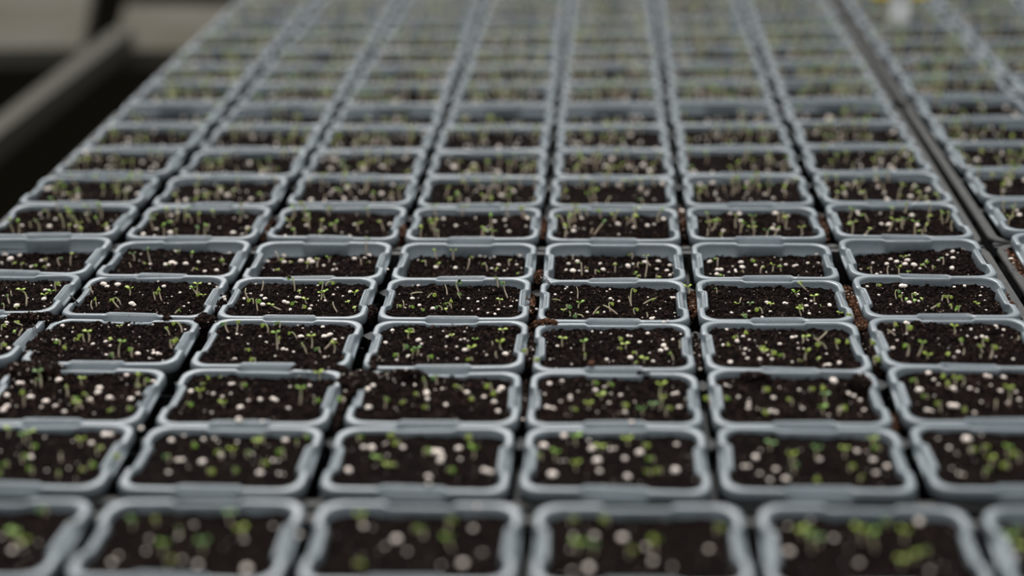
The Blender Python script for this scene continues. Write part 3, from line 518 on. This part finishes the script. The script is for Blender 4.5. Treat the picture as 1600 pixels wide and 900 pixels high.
far_parts = []; n_seed = 0
POTOBJ = {}
for R, c, X, Y, Z, dep, side in pots:
    r2 = random.Random(R*31+c*7+len(side)*101)
    vis = side != 'main' or True
    pot = empty('seedling_pot', (X, Y, Z))
    pot.rotation_euler = (0, 0, math.radians(r2.uniform(-.7, .7)))
    look = 'overfilled' if dep < 1.5 else ('with soil sunk deep' if dep > 5.4 else ('well filled' if dep < 3 else 'filled with dark soil'))
    if side == 'main': where = '%s from left in the %s' % (ORD[c+1 if R > 2 else c], row_name(R))
    elif side == 'front': where = '%s from left in the blurred bottom-edge row' % ORD[c+1]
    else: where = '%s right of the black gap in the %s' % (ORD[c+1], row_name(R))
    tag(pot, 'grey plastic seedling pot %s, %s' % (look, where) if len(where.split()) < 10 else 'grey seedling pot, %s' % where, 'pot', 'grey pots of seedlings')
    shell = put('pot_shell', POTS[r2.randrange(6)], pot, (0, 0, 0), (0, 0, math.pi*r2.randrange(2)))
    near = R in (2, 3, 4, 5, 6) and side == 'main' or (side == 'right' and R < 7)
    mid = R in (0, 1, 7, 8, 9)
    lst = SOIL_FINE if near else (SOIL_MID if mid else SOIL_FAR)
    sd, sm = lst[(c*3+R) % len(lst)]
    tx, ty = r2.uniform(-.012, .012), r2.uniform(-.025, .035)
    if (R, c) == (5, 6): ty, tx = -0.07, 0.02
    if (R, c) == (5, 4): ty = 0.03
    soil = put('soil', sm, pot, (0, 0, -dep), (tx, ty, 0), kind='stuff')
    k = 1.0-max(0, dep-3)*0.003; soil.scale = (k, k, 0.8)
    POTOBJ[side, R, c] = (pot, Z-dep)
    rz = pot.rotation_euler.z; zs = Z-dep
    def surf(wx, wy):                          # soil height under a world point
        lx, ly = wx-X, wy-Y; return zs+0.8*float(soil_h(lx/k, ly/k, sd, near)[0])+ly*tx-lx*ty
    S = []; G = []
    key = (R, c) if side in ('main', 'front') else None
    if key in D:
        (ox, oy, sc), SS, PP = D[key]; coc = 0.036*abs(R-4)*72*sc/5.6 if R < 4 else 0
        for bx, by, hx, hy, kd in SS:
            b = unproj(ox+bx/sc, oy+by/sc, zs)
            lx = max(-31.5, min(31.5, b.x-X)); ly = max(-23, min(23, b.y-Y)); b = Vector((X+lx, Y+ly, zs))
            b.z = surf(b.x, b.y); h = at_depth(ox+hx/sc, oy+hy/sc, depth(b)); hd = h-b
            if abs(lx) > 31 or abs(ly) > 22.5:
                hd = Vector((r2.uniform(-.5, .5), 0, max(1.5, (by-hy)/sc/ppm(b))))
            if hd.z < 0.6: hd.z = 0.8
            if hd.length > 14: hd *= 14/hd.length
            S.append((b, hd, kd))
        for x, y, s in PP:
            b = unproj(ox+x/sc, oy+(y+s*.2)/sc, zs)
            lx = max(-31.5, min(31.5, b.x-X)); ly = max(-23, min(23, b.y-Y))
            w = s/sc; cc = {0: 15.5, 1: 10.0, 2: 6.0, 3: 2.8, 4: 0, 5: 1.5}[R]
            w = math.sqrt(max(w*w-(0.9*cc)**2, (0.42*w)**2)); G.append((X+lx, Y+ly, (1.3 if R in (3, 4, 5) else 1.1)*w/ppm(b)))
    else:
        for _ in range(r2.randint(14, 20) if R < 10 else (r2.randint(6, 9) if R == 10 else r2.randint(22, 29))):
            b = Vector((X+r2.uniform(-30, 30), Y+r2.uniform(-21, 22), 0)); b.z = surf(b.x, b.y)
            hh = r2.uniform(3, 8) if R < 11 else r2.uniform(5, 11)
            S.append((b, Vector((r2.gauss(0, .22)*hh, r2.gauss(0, .15)*hh, hh)), r2.choices('vhs', [5, 4, 1])[0]))
        for _ in range(r2.randint(13, 20)):
            G.append((X+r2.uniform(-30, 30), Y+r2.uniform(-22, 22), r2.choice([1.2, 1.6, 2.0, 2.4, 3.2])))
    # granules: parts of the pot's soil where they are large enough, joined beyond
    if R <= 6:
        for gx, gy, s in G:
            o = put('perlite_granule', PERL[r2.randrange(8)], soil, ((gx-X)/k, (gy-Y)/k, (surf(gx, gy)-zs)/0.8+s*0.18-((gy-Y)*tx-(gx-X)*ty)/0.8), (r2.uniform(-.4, .4), r2.uniform(-.4, .4), r2.uniform(0, 6.3)))
            o.scale = (s, s, s*1.1)
    else:
        rs = np.random.RandomState(R*50+c); P = np.array([(gx-X, gy-Y, surf(gx, gy)+s*0.2-Z) for gx, gy, s in G])
        v, f = blobs(P, np.array([g[2] for g in G]), rs, (ICO_V, ICO_F), 0.15, 0.3)
        put('perlite_granules', mesh_np('perlite_granules', v, f, M_PERL), pot, kind='stuff')
    # seedlings: single plants in the five nearest rows, one joined crop farther back
    S.sort(key=lambda q: project(q[0])[0])
    for j, (b, hd, kd) in enumerate(S):
        if side in ('main', 'front') and R <= 4:
            size = 1.0 if R >= 3 else (1.0 if R == 2 else 1.05)
            if hd.length > 8: size *= 1.1
            e = seedling(b, hd, kd, r2, size*r2.uniform(.85, 1.12)); n_seed += 1
            L = hd.length; lean = abs(hd.x) > 0.8*hd.z
            w = {'v': 'two-leaved', 'h': 'hook-headed', 's': 'leafless pale-stemmed', 'd': 'dark-capped', 'f': 'flat-leaved'}[kd]
            q = 'leaning ' if lean and kd != 'f' else ('tall ' if L > 6 else '')
            tag(e, '%s%s seedling, %s from left in %s pot of the %s' % (q, w, ORD[j+1], ORD[c if R in (1, 2) and side == 'main' else c+1], row_name(R)), 'seedling', 'small green seedlings in the nearest pots')
        else: far_parts += seedling_arrays(b, hd, kd, r2, 1.0 if R < 6 else (1.2 if R < 10 else 1.5), far=R > 10)
V, F, mi = join(far_parts)
o = put('seedlings', mesh_np('seedlings', V, F, [M_STEM]+M_LEAF, True, mi))
tag(o, 'many tiny green seedlings in the rows of pots behind the sharpest row', 'seedlings', kind='stuff')
print('individual seedlings', n_seed, 'pots', len(pots))

# ------------------------------------------------------------------ carrying trays
def box(x0, x1, y0, y1, z0, z1):
    V = [(x, y, z) for z in (z0, z1) for y in (y0, y1) for x in (x0, x1)]
    return np.array(V, float), np.array([(0, 2, 3), (0, 3, 1), (4, 5, 7), (4, 7, 6), (0, 1, 5), (0, 5, 4), (2, 6, 7), (2, 7, 3), (0, 4, 6), (0, 6, 2), (1, 3, 7), (1, 7, 5)])
def frame(x0, x1, y0, y1, rad, prof):
    """A closed profile (offset inward, z) swept round a rounded rectangle."""
    rings = []
    for off, z in prof:
        pts = []; r = max(0.8, rad-off)
        for (cx, cy, a0) in ((x1-off-r, y1-off-r, 0), (x0+off+r, y1-off-r, 1), (x0+off+r, y0+off+r, 2), (x1-off-r, y0+off+r, 3)):
            for k in range(7):
                a = math.pi/2*(a0+k/6); pts.append((cx+r*math.cos(a), cy+r*math.sin(a), z))
        full = []
        for k, p in enumerate(pts):
            q = pts[(k+1) % len(pts)]; full.append(p)
            if k % 7 == 6:
                for s in range(1, 14): full.append(tuple(p[i]+(q[i]-p[i])*s/14 for i in range(3)))
        rings.append(full)
    n = len(rings[0]); V = [p for r in rings for p in r]; F = []
    for a in range(len(rings)):
        b = (a+1) % len(rings)
        for k in range(n): F.append((a*n+k, a*n+(k+1) % n, b*n+(k+1) % n, b*n+k))
    return np.array(V), tris(F)[:, ::-1]
def tray(nx, ny, x0, y0, px, fl, z, label, bow=True):
    t = empty('carrying_tray', (x0+nx*px/2, y0+ny*PY/2, z)); tag(t, label, 'tray', 'black trays carrying the pots')
    ox, oy = -nx*px/2, -ny*PY/2; W, H = nx*px, ny*PY
    def bend(V):
        V = np.array(V, float)
        if bow: V[:, 2] -= SAG*(1-(V[:, 0]/(W/2))**2)
        return V
    def dense(V, F): return bend(V), F
    v, f = frame(ox-fl, ox+W+fl, oy-0.6, oy+H+0.6, 11, [(0, -6.6), (0.6, -6.0), (fl+0.4, -6.0), (fl+0.4, -7.4), (4.6, -7.8), (10, -58), (8.6, -58), (3.0, -8.6), (0, -8.2)])
    # straight runs cut so the frame can follow the sag
    put('tray_rim', mesh_np('tray_rim', bend(v), f, M_RIM, False), t)
    parts = []
    def add(V, F): parts.append((bend(V), F, 0))
    for i in range(nx+1):
        x = ox+i*px
        for j in range(ny):
            y = oy+j*PY
            add(*box(x-1.3, x+1.3, y+3, y+PY-3, -34, -15))            # narrow web between two pots
    for j in range(1, ny):
        for i in range(nx): add(*box(ox+i*px+4, ox+(i+1)*px-4, oy+j*PY-0.9, oy+j*PY+0.9, -34, -14))
    for i in range(nx+1):
        for j in range(ny+1):                                          # flared junction plate between four pots
            x, y = ox+i*px, oy+j*PY; a, b = 4.6, 5.8; pts = []
            for k in range(16):
                an = 2*math.pi*k/16; rr = 0.9 if k % 4 == 0 else (0.66 if k % 4 == 2 else 0.74)
                pts.append((x+a*math.cos(an)*rr, min(max(y+b*math.sin(an)*rr, oy-.5), oy+H+.5)))
            V = [(px_, py_, z_) for z_ in (-12, -7.4) for px_, py_ in pts]
            F = [(0, k+1, k) for k in range(1, 15)]+[(16, 16+k, 16+k+1) for k in range(1, 15)]
            for k in range(16):
                k2 = (k+1) % 16; F += [(k, k2, 16+k2), (k, 16+k2, 16+k)]
            add(V, np.array(F))
    V, F, _ = join(parts); put('tray_grid', mesh_np('tray_grid', V, F, M_TRAY, False), t, kind='stuff')
    v, f = box(ox+2, ox+W-2, oy+1, oy+H-1, -62, -61); put('tray_bottom', mesh_np('tray_bottom', v, f, M_TRAY, False), t)
    return t
names = ['in sharp focus, under the five nearest full rows of pots', 'just behind the sharply focused tray', 'blurred, third of the full trays from the front', 'very blurred, fourth full tray, cut by the top edge']
for q in range(4):
    y0 = row_y(q*5+1)-PY/2
    if q < 4: tray(7, 5, -PX, y0, PX, 4.2, 0, 'black plastic carrying tray %s' % names[q])
names = ['at the right edge beside the sharply focused tray', 'right of the black gap, behind the right-edge tray', 'blurred, third tray right of the black gap', 'very blurred, farthest tray right of the black gap']
for q in range(4):
    y0 = row_y(q*5+1)-PY/2+2
    tray(3, 5, XR, y0, PX, 4.2, 0.5, 'black plastic carrying tray %s' % names[q], False)
tray(6, 1, fx[0]-pitch0, yb-PY, pitch0, 4.0, F0, 'black plastic carrying tray under the blurred pots at the bottom edge', False)

# ------------------------------------------------------------------ bench below
b = empty('potting_bench', (300, 500, -64)); tag(b, 'dark bench carrying all the trays of seedlings', 'bench')
v, f = box(-376, 560, -640, 900, -6, 0); put('bench_top', mesh_np('bench_top', v, f, M_BENCH, False), b)
for nm, a in (('side_rail', (-378, -370, -640, 900, -46, -6.1)), ('side_rail', (552, 560, -640, 900, -46, -6.1))):
    v, f = box(*a); put(nm, mesh_np(nm, v, f, M_BENCH, False), b)
for x in (-360, 520):
    for y in (-560, 120, 820):
        v, f = box(x, x+30, y, y+30, -738, -6.1); put('leg', mesh_np('leg', v, f, M_BENCH, False), b)

# ------------------------------------------------------------------ soil and coir spilled between the pots
def spill(name, label, x, y, wx, wy, top, coir=False, seed=1, n=140, zc=None, floor=-9.0, grp=None, gran=()):
    """A crumbly heap: ground mound plus loose crumbs, centred where the photograph shows it (size in its pixels)."""
    n = int(n*(1.8 if coir else 1.3)); base = sag(0) if zc is None else zc
    zt = base+top; c = unproj(x, y, min(zt, 0)); s = ppm(c)
    c2 = unproj(x, y+wy, zt); ly = abs(c2.y-c.y); lx = wx/s; rs = np.random.RandomState(seed)
    nx = max(10, int(2*lx/0.8)); ny = max(10, int(2*ly/0.8))
    X, Y = np.meshgrid(np.linspace(-1, 1, nx), np.linspace(-1, 1, ny)); x1, y1 = X.ravel()*lx, Y.ravel()*ly
    rr = np.sqrt(X.ravel()**2+Y.ravel()**2)*(1+0.5*noise2(x1, y1, max(3, lx*.35), seed))
    fall = np.clip(1-rr**4, 0, 1)**0.5
    ln = 1.4*noise2(x1, y1, 5, seed)+1.3*noise2(x1, y1, 2, seed+1)+0.8*noise2(x1, y1, 1, seed+2)
    fl = base+floor; zz = (zt-fl)*fall+ln*fall-2.0*(1-fall)
    idx = np.arange(nx*ny).reshape(ny, nx); q = np.stack([idx[:-1, :-1], idx[:-1, 1:], idx[1:, 1:], idx[1:, :-1]], -1).reshape(-1, 4)
    parts = [(np.stack([x1, y1, zz], -1), tris(q), 0)]
    def pick(m):
        a = rs.rand(m)*6.283; r = np.sqrt(rs.rand(m))*0.95; i = np.clip(((r*np.cos(a)+1)/2*(nx-1)).astype(int), 0, nx-1); j = np.clip(((r*np.sin(a)+1)/2*(ny-1)).astype(int), 0, ny-1)
        k = j*nx+i; return np.stack([x1[k], y1[k], zz[k]+0.15], -1)
    v, f = blobs(pick(n), 0.4+1.5*rs.rand(n)**2, rs); parts.append((v, f, 1))
    v, f = sticks(pick(n//3), 3.0 if coir else 2.2, 0.16, rs); parts.append((v, f, 1))
    m_ = n//12; v, f = blobs(pick(m_), 0.4+0.9*rs.rand(m_)**2, rs); parts.append((v, f, 2))
    V, F, mi = join(parts)
    o = put(name, mesh_np(name, V, F, [M_SOIL, M_COIR if coir else M_CRUMB, M_PERL], False, mi), None, (c.x, c.y, fl))
    tag(o, label, 'soil', grp, 'stuff')
    for gx, gy, gs in gran:
        p = unproj(gx, gy, zt); l = (p.x-c.x, p.y-c.y); s_ = gs/s
        k = int(np.argmin((x1-l[0])**2+(y1-l[1])**2))
        g = put('perlite_granule', PERL[(seed+int(gx)) % 8], o, (l[0], l[1], zz[k]+s_*.2), (0.2, 0.1, gx)); g.scale = (s_,)*3
    return o
Z0 = 0.0
SP = [
 ('spilled_soil', 'dark soil spilled over the rims between first pots of the two sharpest rows', 52, 492, 62, 8.5, 0.9, 0, -1, 400, []),
 ('spilled_soil', 'wide dark soil spill burying pot rims at the left edge below focus', 52, 572, 58, 15, 1.4, 0, -1, 500, [(32,555,7),(42,556,5)]),
 ('spilled_soil', 'soil filling the gap right of the half-buried pot at left edge', 62, 532, 22, 26, -0.2, 0, -1, 260, [(58,526,4)]),
 ('spilled_soil', 'small heap of dark soil between first full pots, spilling onto rim corners', 322, 495, 24, 9, 1.6, 0, -2.5, 240, [(325,500,3)]),
 ('spilled_soil', 'little clump of soil on the front rim of the second sharp pot', 261, 494, 9, 3.2, 0.9, 0, -2.2, 60, []),
 ('spilled_soil', 'dark soil with white granules burying the front rim of the third pot', 495, 569, 55, 8.5, 1.5, 0, -3, 320, [(449,561,5),(461,562,6),(467,576,6),(482,580,6),(453,572,5),(443,572,5)]),
 ('spilled_soil', 'broad dark soil spill over four meeting pot corners left of centre', 562, 588, 52, 17, 1.5, 0, -3, 520, [(552,560,6),(575,550,7),(624,578,5)]),
 ('spilled_soil', 'dark soil on the back rim of the central pot in third row from bottom', 630, 581, 52, 7.5, 1.4, 0, -3.2, 280, []),
 ('spilled_soil', 'soil in the narrow gap left of the fourth pot just below focus', 586, 562, 13, 13, 0.6, 0, -3, 220, [(561,544,6)]),
 ('spilled_soil', 'brownish soil crumbs along the front-left corner of the fifth sharp pot', 853, 502, 30, 4.5, 0.9, 1, -3.2, 160, [(833,512,6)]),
 ('spilled_soil', 'dark soil dusting the front rim of the sixth pot below focus', 1180, 584, 30, 6.5, 1.3, 0, -2.3, 140, []),
 ('spilled_soil', 'dark soil covering a pot corner right of centre, third row from bottom', 1346, 590, 18, 14, 1.2, 0, -1.6, 180, []),
 ('spilled_soil', 'thin dark soil smear on the rim of the fourth pot, third row', 1006, 584, 20, 2.5, -0.3, 0, -3.2, 60, []),
 ('coir_debris', 'reddish brown coir crumbs in the gap right of the fourth sharp pot', 827, 470, 10, 22, -4, 1, -3.3, 260, [(838,474,7)]),
 ('coir_debris', 'round brown coir clump caught between pots above the focus row', 843, 427, 9, 6, -0.5, 1, -3.3, 160, []),
 ('coir_debris', 'brown coir in the gap between fifth and sixth sharp pots', 1084, 468, 9, 20, -4.5, 1, -3, 240, [(1083,475,3)]),
 ('coir_debris', 'brown coir crumbs filling the gap before the last sharp pot', 1331, 465, 10, 30, -3.5, 1, -2, 300, [(1322,453,4)]),
 ('coir_debris', 'rusty coir heap at the front-left corner of the last sharp pot', 1345, 503, 13, 9, -1.5, 1, -2, 160, []),
 ('spilled_soil', 'crumbly dark soil in the gap right of the third sharp pot', 580, 482, 11, 11, -3.0, 0, -3, 150, [(589,487,3)]),
 ('spilled_soil', 'soil filling the gap between fourth and fifth pots below focus', 831, 540, 9, 32, -2.5, 0, -3.3, 220, [(832,548,5)]),
 ('spilled_soil', 'soil in the gap between fifth and sixth pots below focus', 1089, 545, 9, 34, -3, 0, -3, 220, [(1094,573,6)]),
 ('spilled_soil', 'soil with a white granule between sixth and seventh pots below focus', 1363, 545, 11, 34, -3.5, 0, -2, 220, [(1368,545,8)]),
 ('spilled_soil', 'soil in the gap before the second pot of the left rows', 345, 470, 8, 18, -4, 0, -2.5, 120, [(351,466,7)]),
 ('coir_debris', 'blurred rusty coir in the gap left of the fourth pot behind focus', 627, 360, 8, 16, -3, 1, -3.2, 120, []),
 ('coir_debris', 'blurred brown coir in the gap right of the fourth pot behind focus', 849, 352, 7, 18, -3.5, 1, -3.3, 120, []),
 ('coir_debris', 'blurred brown debris with pale granule left of the sixth pot behind focus', 1065, 340, 7, 22, -3, 1, -3, 120, [(1065,328,10)]),
 ('coir_debris', 'brown debris in the gap before the last pot behind focus', 1287, 350, 8, 22, -4, 1, -2, 120, [(1297,369,7)]),
 ('coir_debris', 'brown coir crumbs lying on the tray rim at the right edge', 1590, 412, 10, 32, -5.2, 1, 0, 300, [(1580,405,7),(1584,411,4)]),
 ('coir_debris', 'brown coir crumbs on the flange beside the last sharp pot', 1572, 470, 12, 26, -4.8, 1, 0, 220, []),
 ('coir_debris', 'brown specks in the gap left of the second pot behind focus', 418, 352, 5, 18, -4, 1, -2.5, 80, []),
 ('spilled_soil', 'soil crumbs in the gap between third and fourth pots, third row', 820, 620, 8, 38, -4, 0, -3.3, 120, [(817,650,7),(815,668,8)]),
 ('spilled_soil', 'blurred soil at the meeting corners right of centre, third row', 1392, 655, 12, 14, -2.5, 1, -1.6, 100, []),
 ('spilled_soil', 'blurred soil in the wide gap right of the second pot, third row', 535, 630, 10, 36, -2.5, 0, -2.5, 160, [(515,665,9)]),
]
for k, (nm, lb, x, y, wx, wy, top, coir, zc, n, gr) in enumerate(SP):
    spill(nm, lb, x, y, wx, wy, top, bool(coir), 300+k*5, n, zc, gran=gr)

# granules resting on rims and in gaps
for x, y, s, lb in ((221, 672, 9, 'pale granule wedged in the rim junction near lower left'), (373, 659, 11, 'larger beige crumb on the rim, third row from bottom'), (410, 660, 6, 'small beige crumb on the rim beside the larger one'),
                    (606, 422, 4.2, 'single white granule in the gap between third and fourth pots behind focus'), (350, 466, 6, 'round pale granule in the gap right of the second sharp pot'), (1037, 505, 5.5, 'white granule on the front rim of the fifth sharp pot'),
                    (1044, 502, 3.5, 'tiny white granule on the fifth sharp pot rim, beside a larger one'), (670, 757, 7, 'blurred pale granule on the front rim, second row from bottom'), (1203, 752, 8, 'blurred pale granule on the front rim right of centre'),
                    (987, 662, 8, 'blurred pale granule on a rim below the centre'), (467, 838, 9, 'blurred pale granule between the second and third bottom-edge pots'), (746, 793, 7, 'blurred pale granule on the back rim of the third bottom-edge pot')):
    z = F0+0.2 if y > 780 else -2.6
    p = unproj(x, y, z); g = put('perlite_granule', PERL[int(x) % 8], None, p, (0.2, 0, x)); q = s/ppm(p); g.scale = (q, q, q); g.location.z += q*0.3*MM
    tag(g, lb, 'granule')
g = put('coir_crumb', perl_mesh(77), None, unproj(924, 571, -2.6), (0, 0, 1)); g.data.materials[0] = M_COIR; g.scale = (4, 3, 3); g.location.z += 1.2*MM
tag(g, 'brown coir crumb stuck on the rim below the centre', 'crumb')

def twig(name, label, pts, z0, z1, r, cat='twig'):
    P = []
    for k, (x, y) in enumerate(pts):
        t = k/(len(pts)-1); P.append(unproj(x, y, z0+(z1-z0)*t))
    c = P[0].copy(); V, F = tube([p-c for p in P], r, 5); o = put(name, mesh_np(name, np.array(V), F, M_TWIG), None, c); tag(o, label, cat)
twig('twig', 'short black twig on the left rim of the second sharp pot', [(110, 462), (116, 468), (121, 474)], -0.2, -1.5, 0.45)
twig('root_fibre', 'thin black curved fibre over the back-left corner of the fifth sharp pot', [(845, 427), (853, 434), (858, 441), (861, 448)], -1.5, -3.2, 0.2, 'fibre')
twig('root_fibre', 'short thin black fibre across the left rim of the fifth sharp pot', [(838, 444), (845, 442), (853, 441), (860, 442)], -2.9, -2.6, 0.2, 'fibre')
twig('twig', 'small dark splinter on a pot rim near the left edge', [(51, 506), (54, 510), (56, 513)], 0.0, -0.2, 0.3)
# seedlings growing in the gaps
for bx, by, hx, hy, kd, z, lb in ((1077, 457, 1074, 449, 'v', -5, 'dark green leafy seedling in the gap right of the fifth sharp pot'), (1334, 500, 1331, 491, 'h', -4, 'seedling in the coir gap left of the last sharp pot'),
        (1362, 540, 1360, 531, 'h', -5, 'upper seedling in the gap left of the last pot below focus'), (1367, 568, 1366, 558, 'h', -5, 'lower seedling in the gap left of the last pot below focus'),
        (823, 552, 823, 545, 'h', -4, 'upper seedling in the gap right of the fourth pot below focus'), (835, 568, 834, 560, 'h', -4, 'lower seedling in the gap right of the fourth pot below focus'),
        (536, 627, 536, 621, 'h', -4, 'blurred seedling in the gap right of the second pot, third row'), (1110, 630, 1109, 620, 'h', -4, 'blurred seedling in the gap left of the fifth pot, third row'),
        (187, 716, 187, 708, 'h', -4, 'blurred seedling in the gap right of the first pot, second row')):
    p = unproj(bx, by, z); h = at_depth(hx, hy, depth(p)); e = seedling(p, h-p, kd, rnd, 1.1); tag(e, lb, 'seedling')

# ------------------------------------------------------------------ label stake at the top right
p = unproj(1405, 34, -3)
e = empty('plant_label', p); e.rotation_euler = (math.radians(-12), 0, 0); tag(e, 'white label stake with yellow tag standing in the far right tray', 'label')
def prism(pts, y0, y1):
    n = len(pts); V = [(x, y, z) for y in (y0, y1) for x, z in pts]; F = [list(range(n)), list(range(2*n-1, n-1, -1))]
    for k in range(n): F.append([k, k+n, (k+1) % n+n, (k+1) % n])
    return np.array(V), F
v, f = prism([(-8, 0), (0, -30), (8, 0), (9, 48), (-9, 48)], -0.6, 0.6); put('stake', mesh_np('stake', v, f, M_WHITE, False), e)
v, f = prism([(-22, 0), (22, 0), (24, 2), (24, 30), (22, 32), (-22, 32), (-24, 30), (-24, 2)], -1.6, -0.7); put('yellow_tag', mesh_np('yellow_tag', v, f, M_YELLOW, False), e, (0, 0, 19))
v, f = prism([(-9, 0), (9, 0), (9, 31), (-9, 31)], -2.1, -1.65); put('white_card', mesh_np('white_card', v, f, M_WHITE, False), e, (0, 0, 17))

# ------------------------------------------------------------------ what stands to the left of the bench
fl, ff = box(-6000, 6000, -2000, 9000, -805, -802); tag(put('floor', mesh_np('floor', fl, ff, M_GROUND, False)), 'black ground cover under the benches', 'floor', kind='structure')
def flat_quad(px, z, th):
    """World corners of a slab whose top lies at height z."""
    P = [unproj(x, y, z) for x, y in px]; c = sum(P, Vector())/len(P)
    V = [tuple(p-c) for p in P]+[tuple(p-c-Vector((0, 0, th))) for p in P]; n = len(P)
    F = [list(range(n))[::-1], list(range(n, 2*n))]
    for k in range(n): F.append([k, (k+1) % n, (k+1) % n+n, k+n])
    return c, np.array(V), F
ZR = -150.0
def slab(name, label, cat, px, z, th, mt):
    c, V, F = flat_quad(px, z, th); o = put(name, mesh_np(name, V, F, mt, False), None, c); tag(o, label, cat); return o
vx = ray(0, 0)
# side rail: runs parallel to the bench, away from the camera
a = unproj(-120, 330, ZR); b_ = unproj(168, 45, ZR)
xr = (unproj(20, 178, ZR)).x
v, f = box(-13, 13, 0, b_.y+300, -26, 0); o = put('metal_rail', mesh_np('metal_rail', v, f, M_RAIL, False), None, (xr, -300, ZR)); tag(o, 'blurred pale metal rail running beside the bench at left', 'rail')
slab('beige_board', 'large blurred beige board behind the rail in the top left corner', 'board', [(-160, 78), (128, 74), (148, -40), (-160, -60)], ZR-20, 24, M_BEIGE)
slab('beige_board', 'narrower blurred tan board between the dark post and the bench', 'board', [(176, 76), (330, 78), (430, 8), (196, 6)], ZR-20, 24, M_BEIGE)
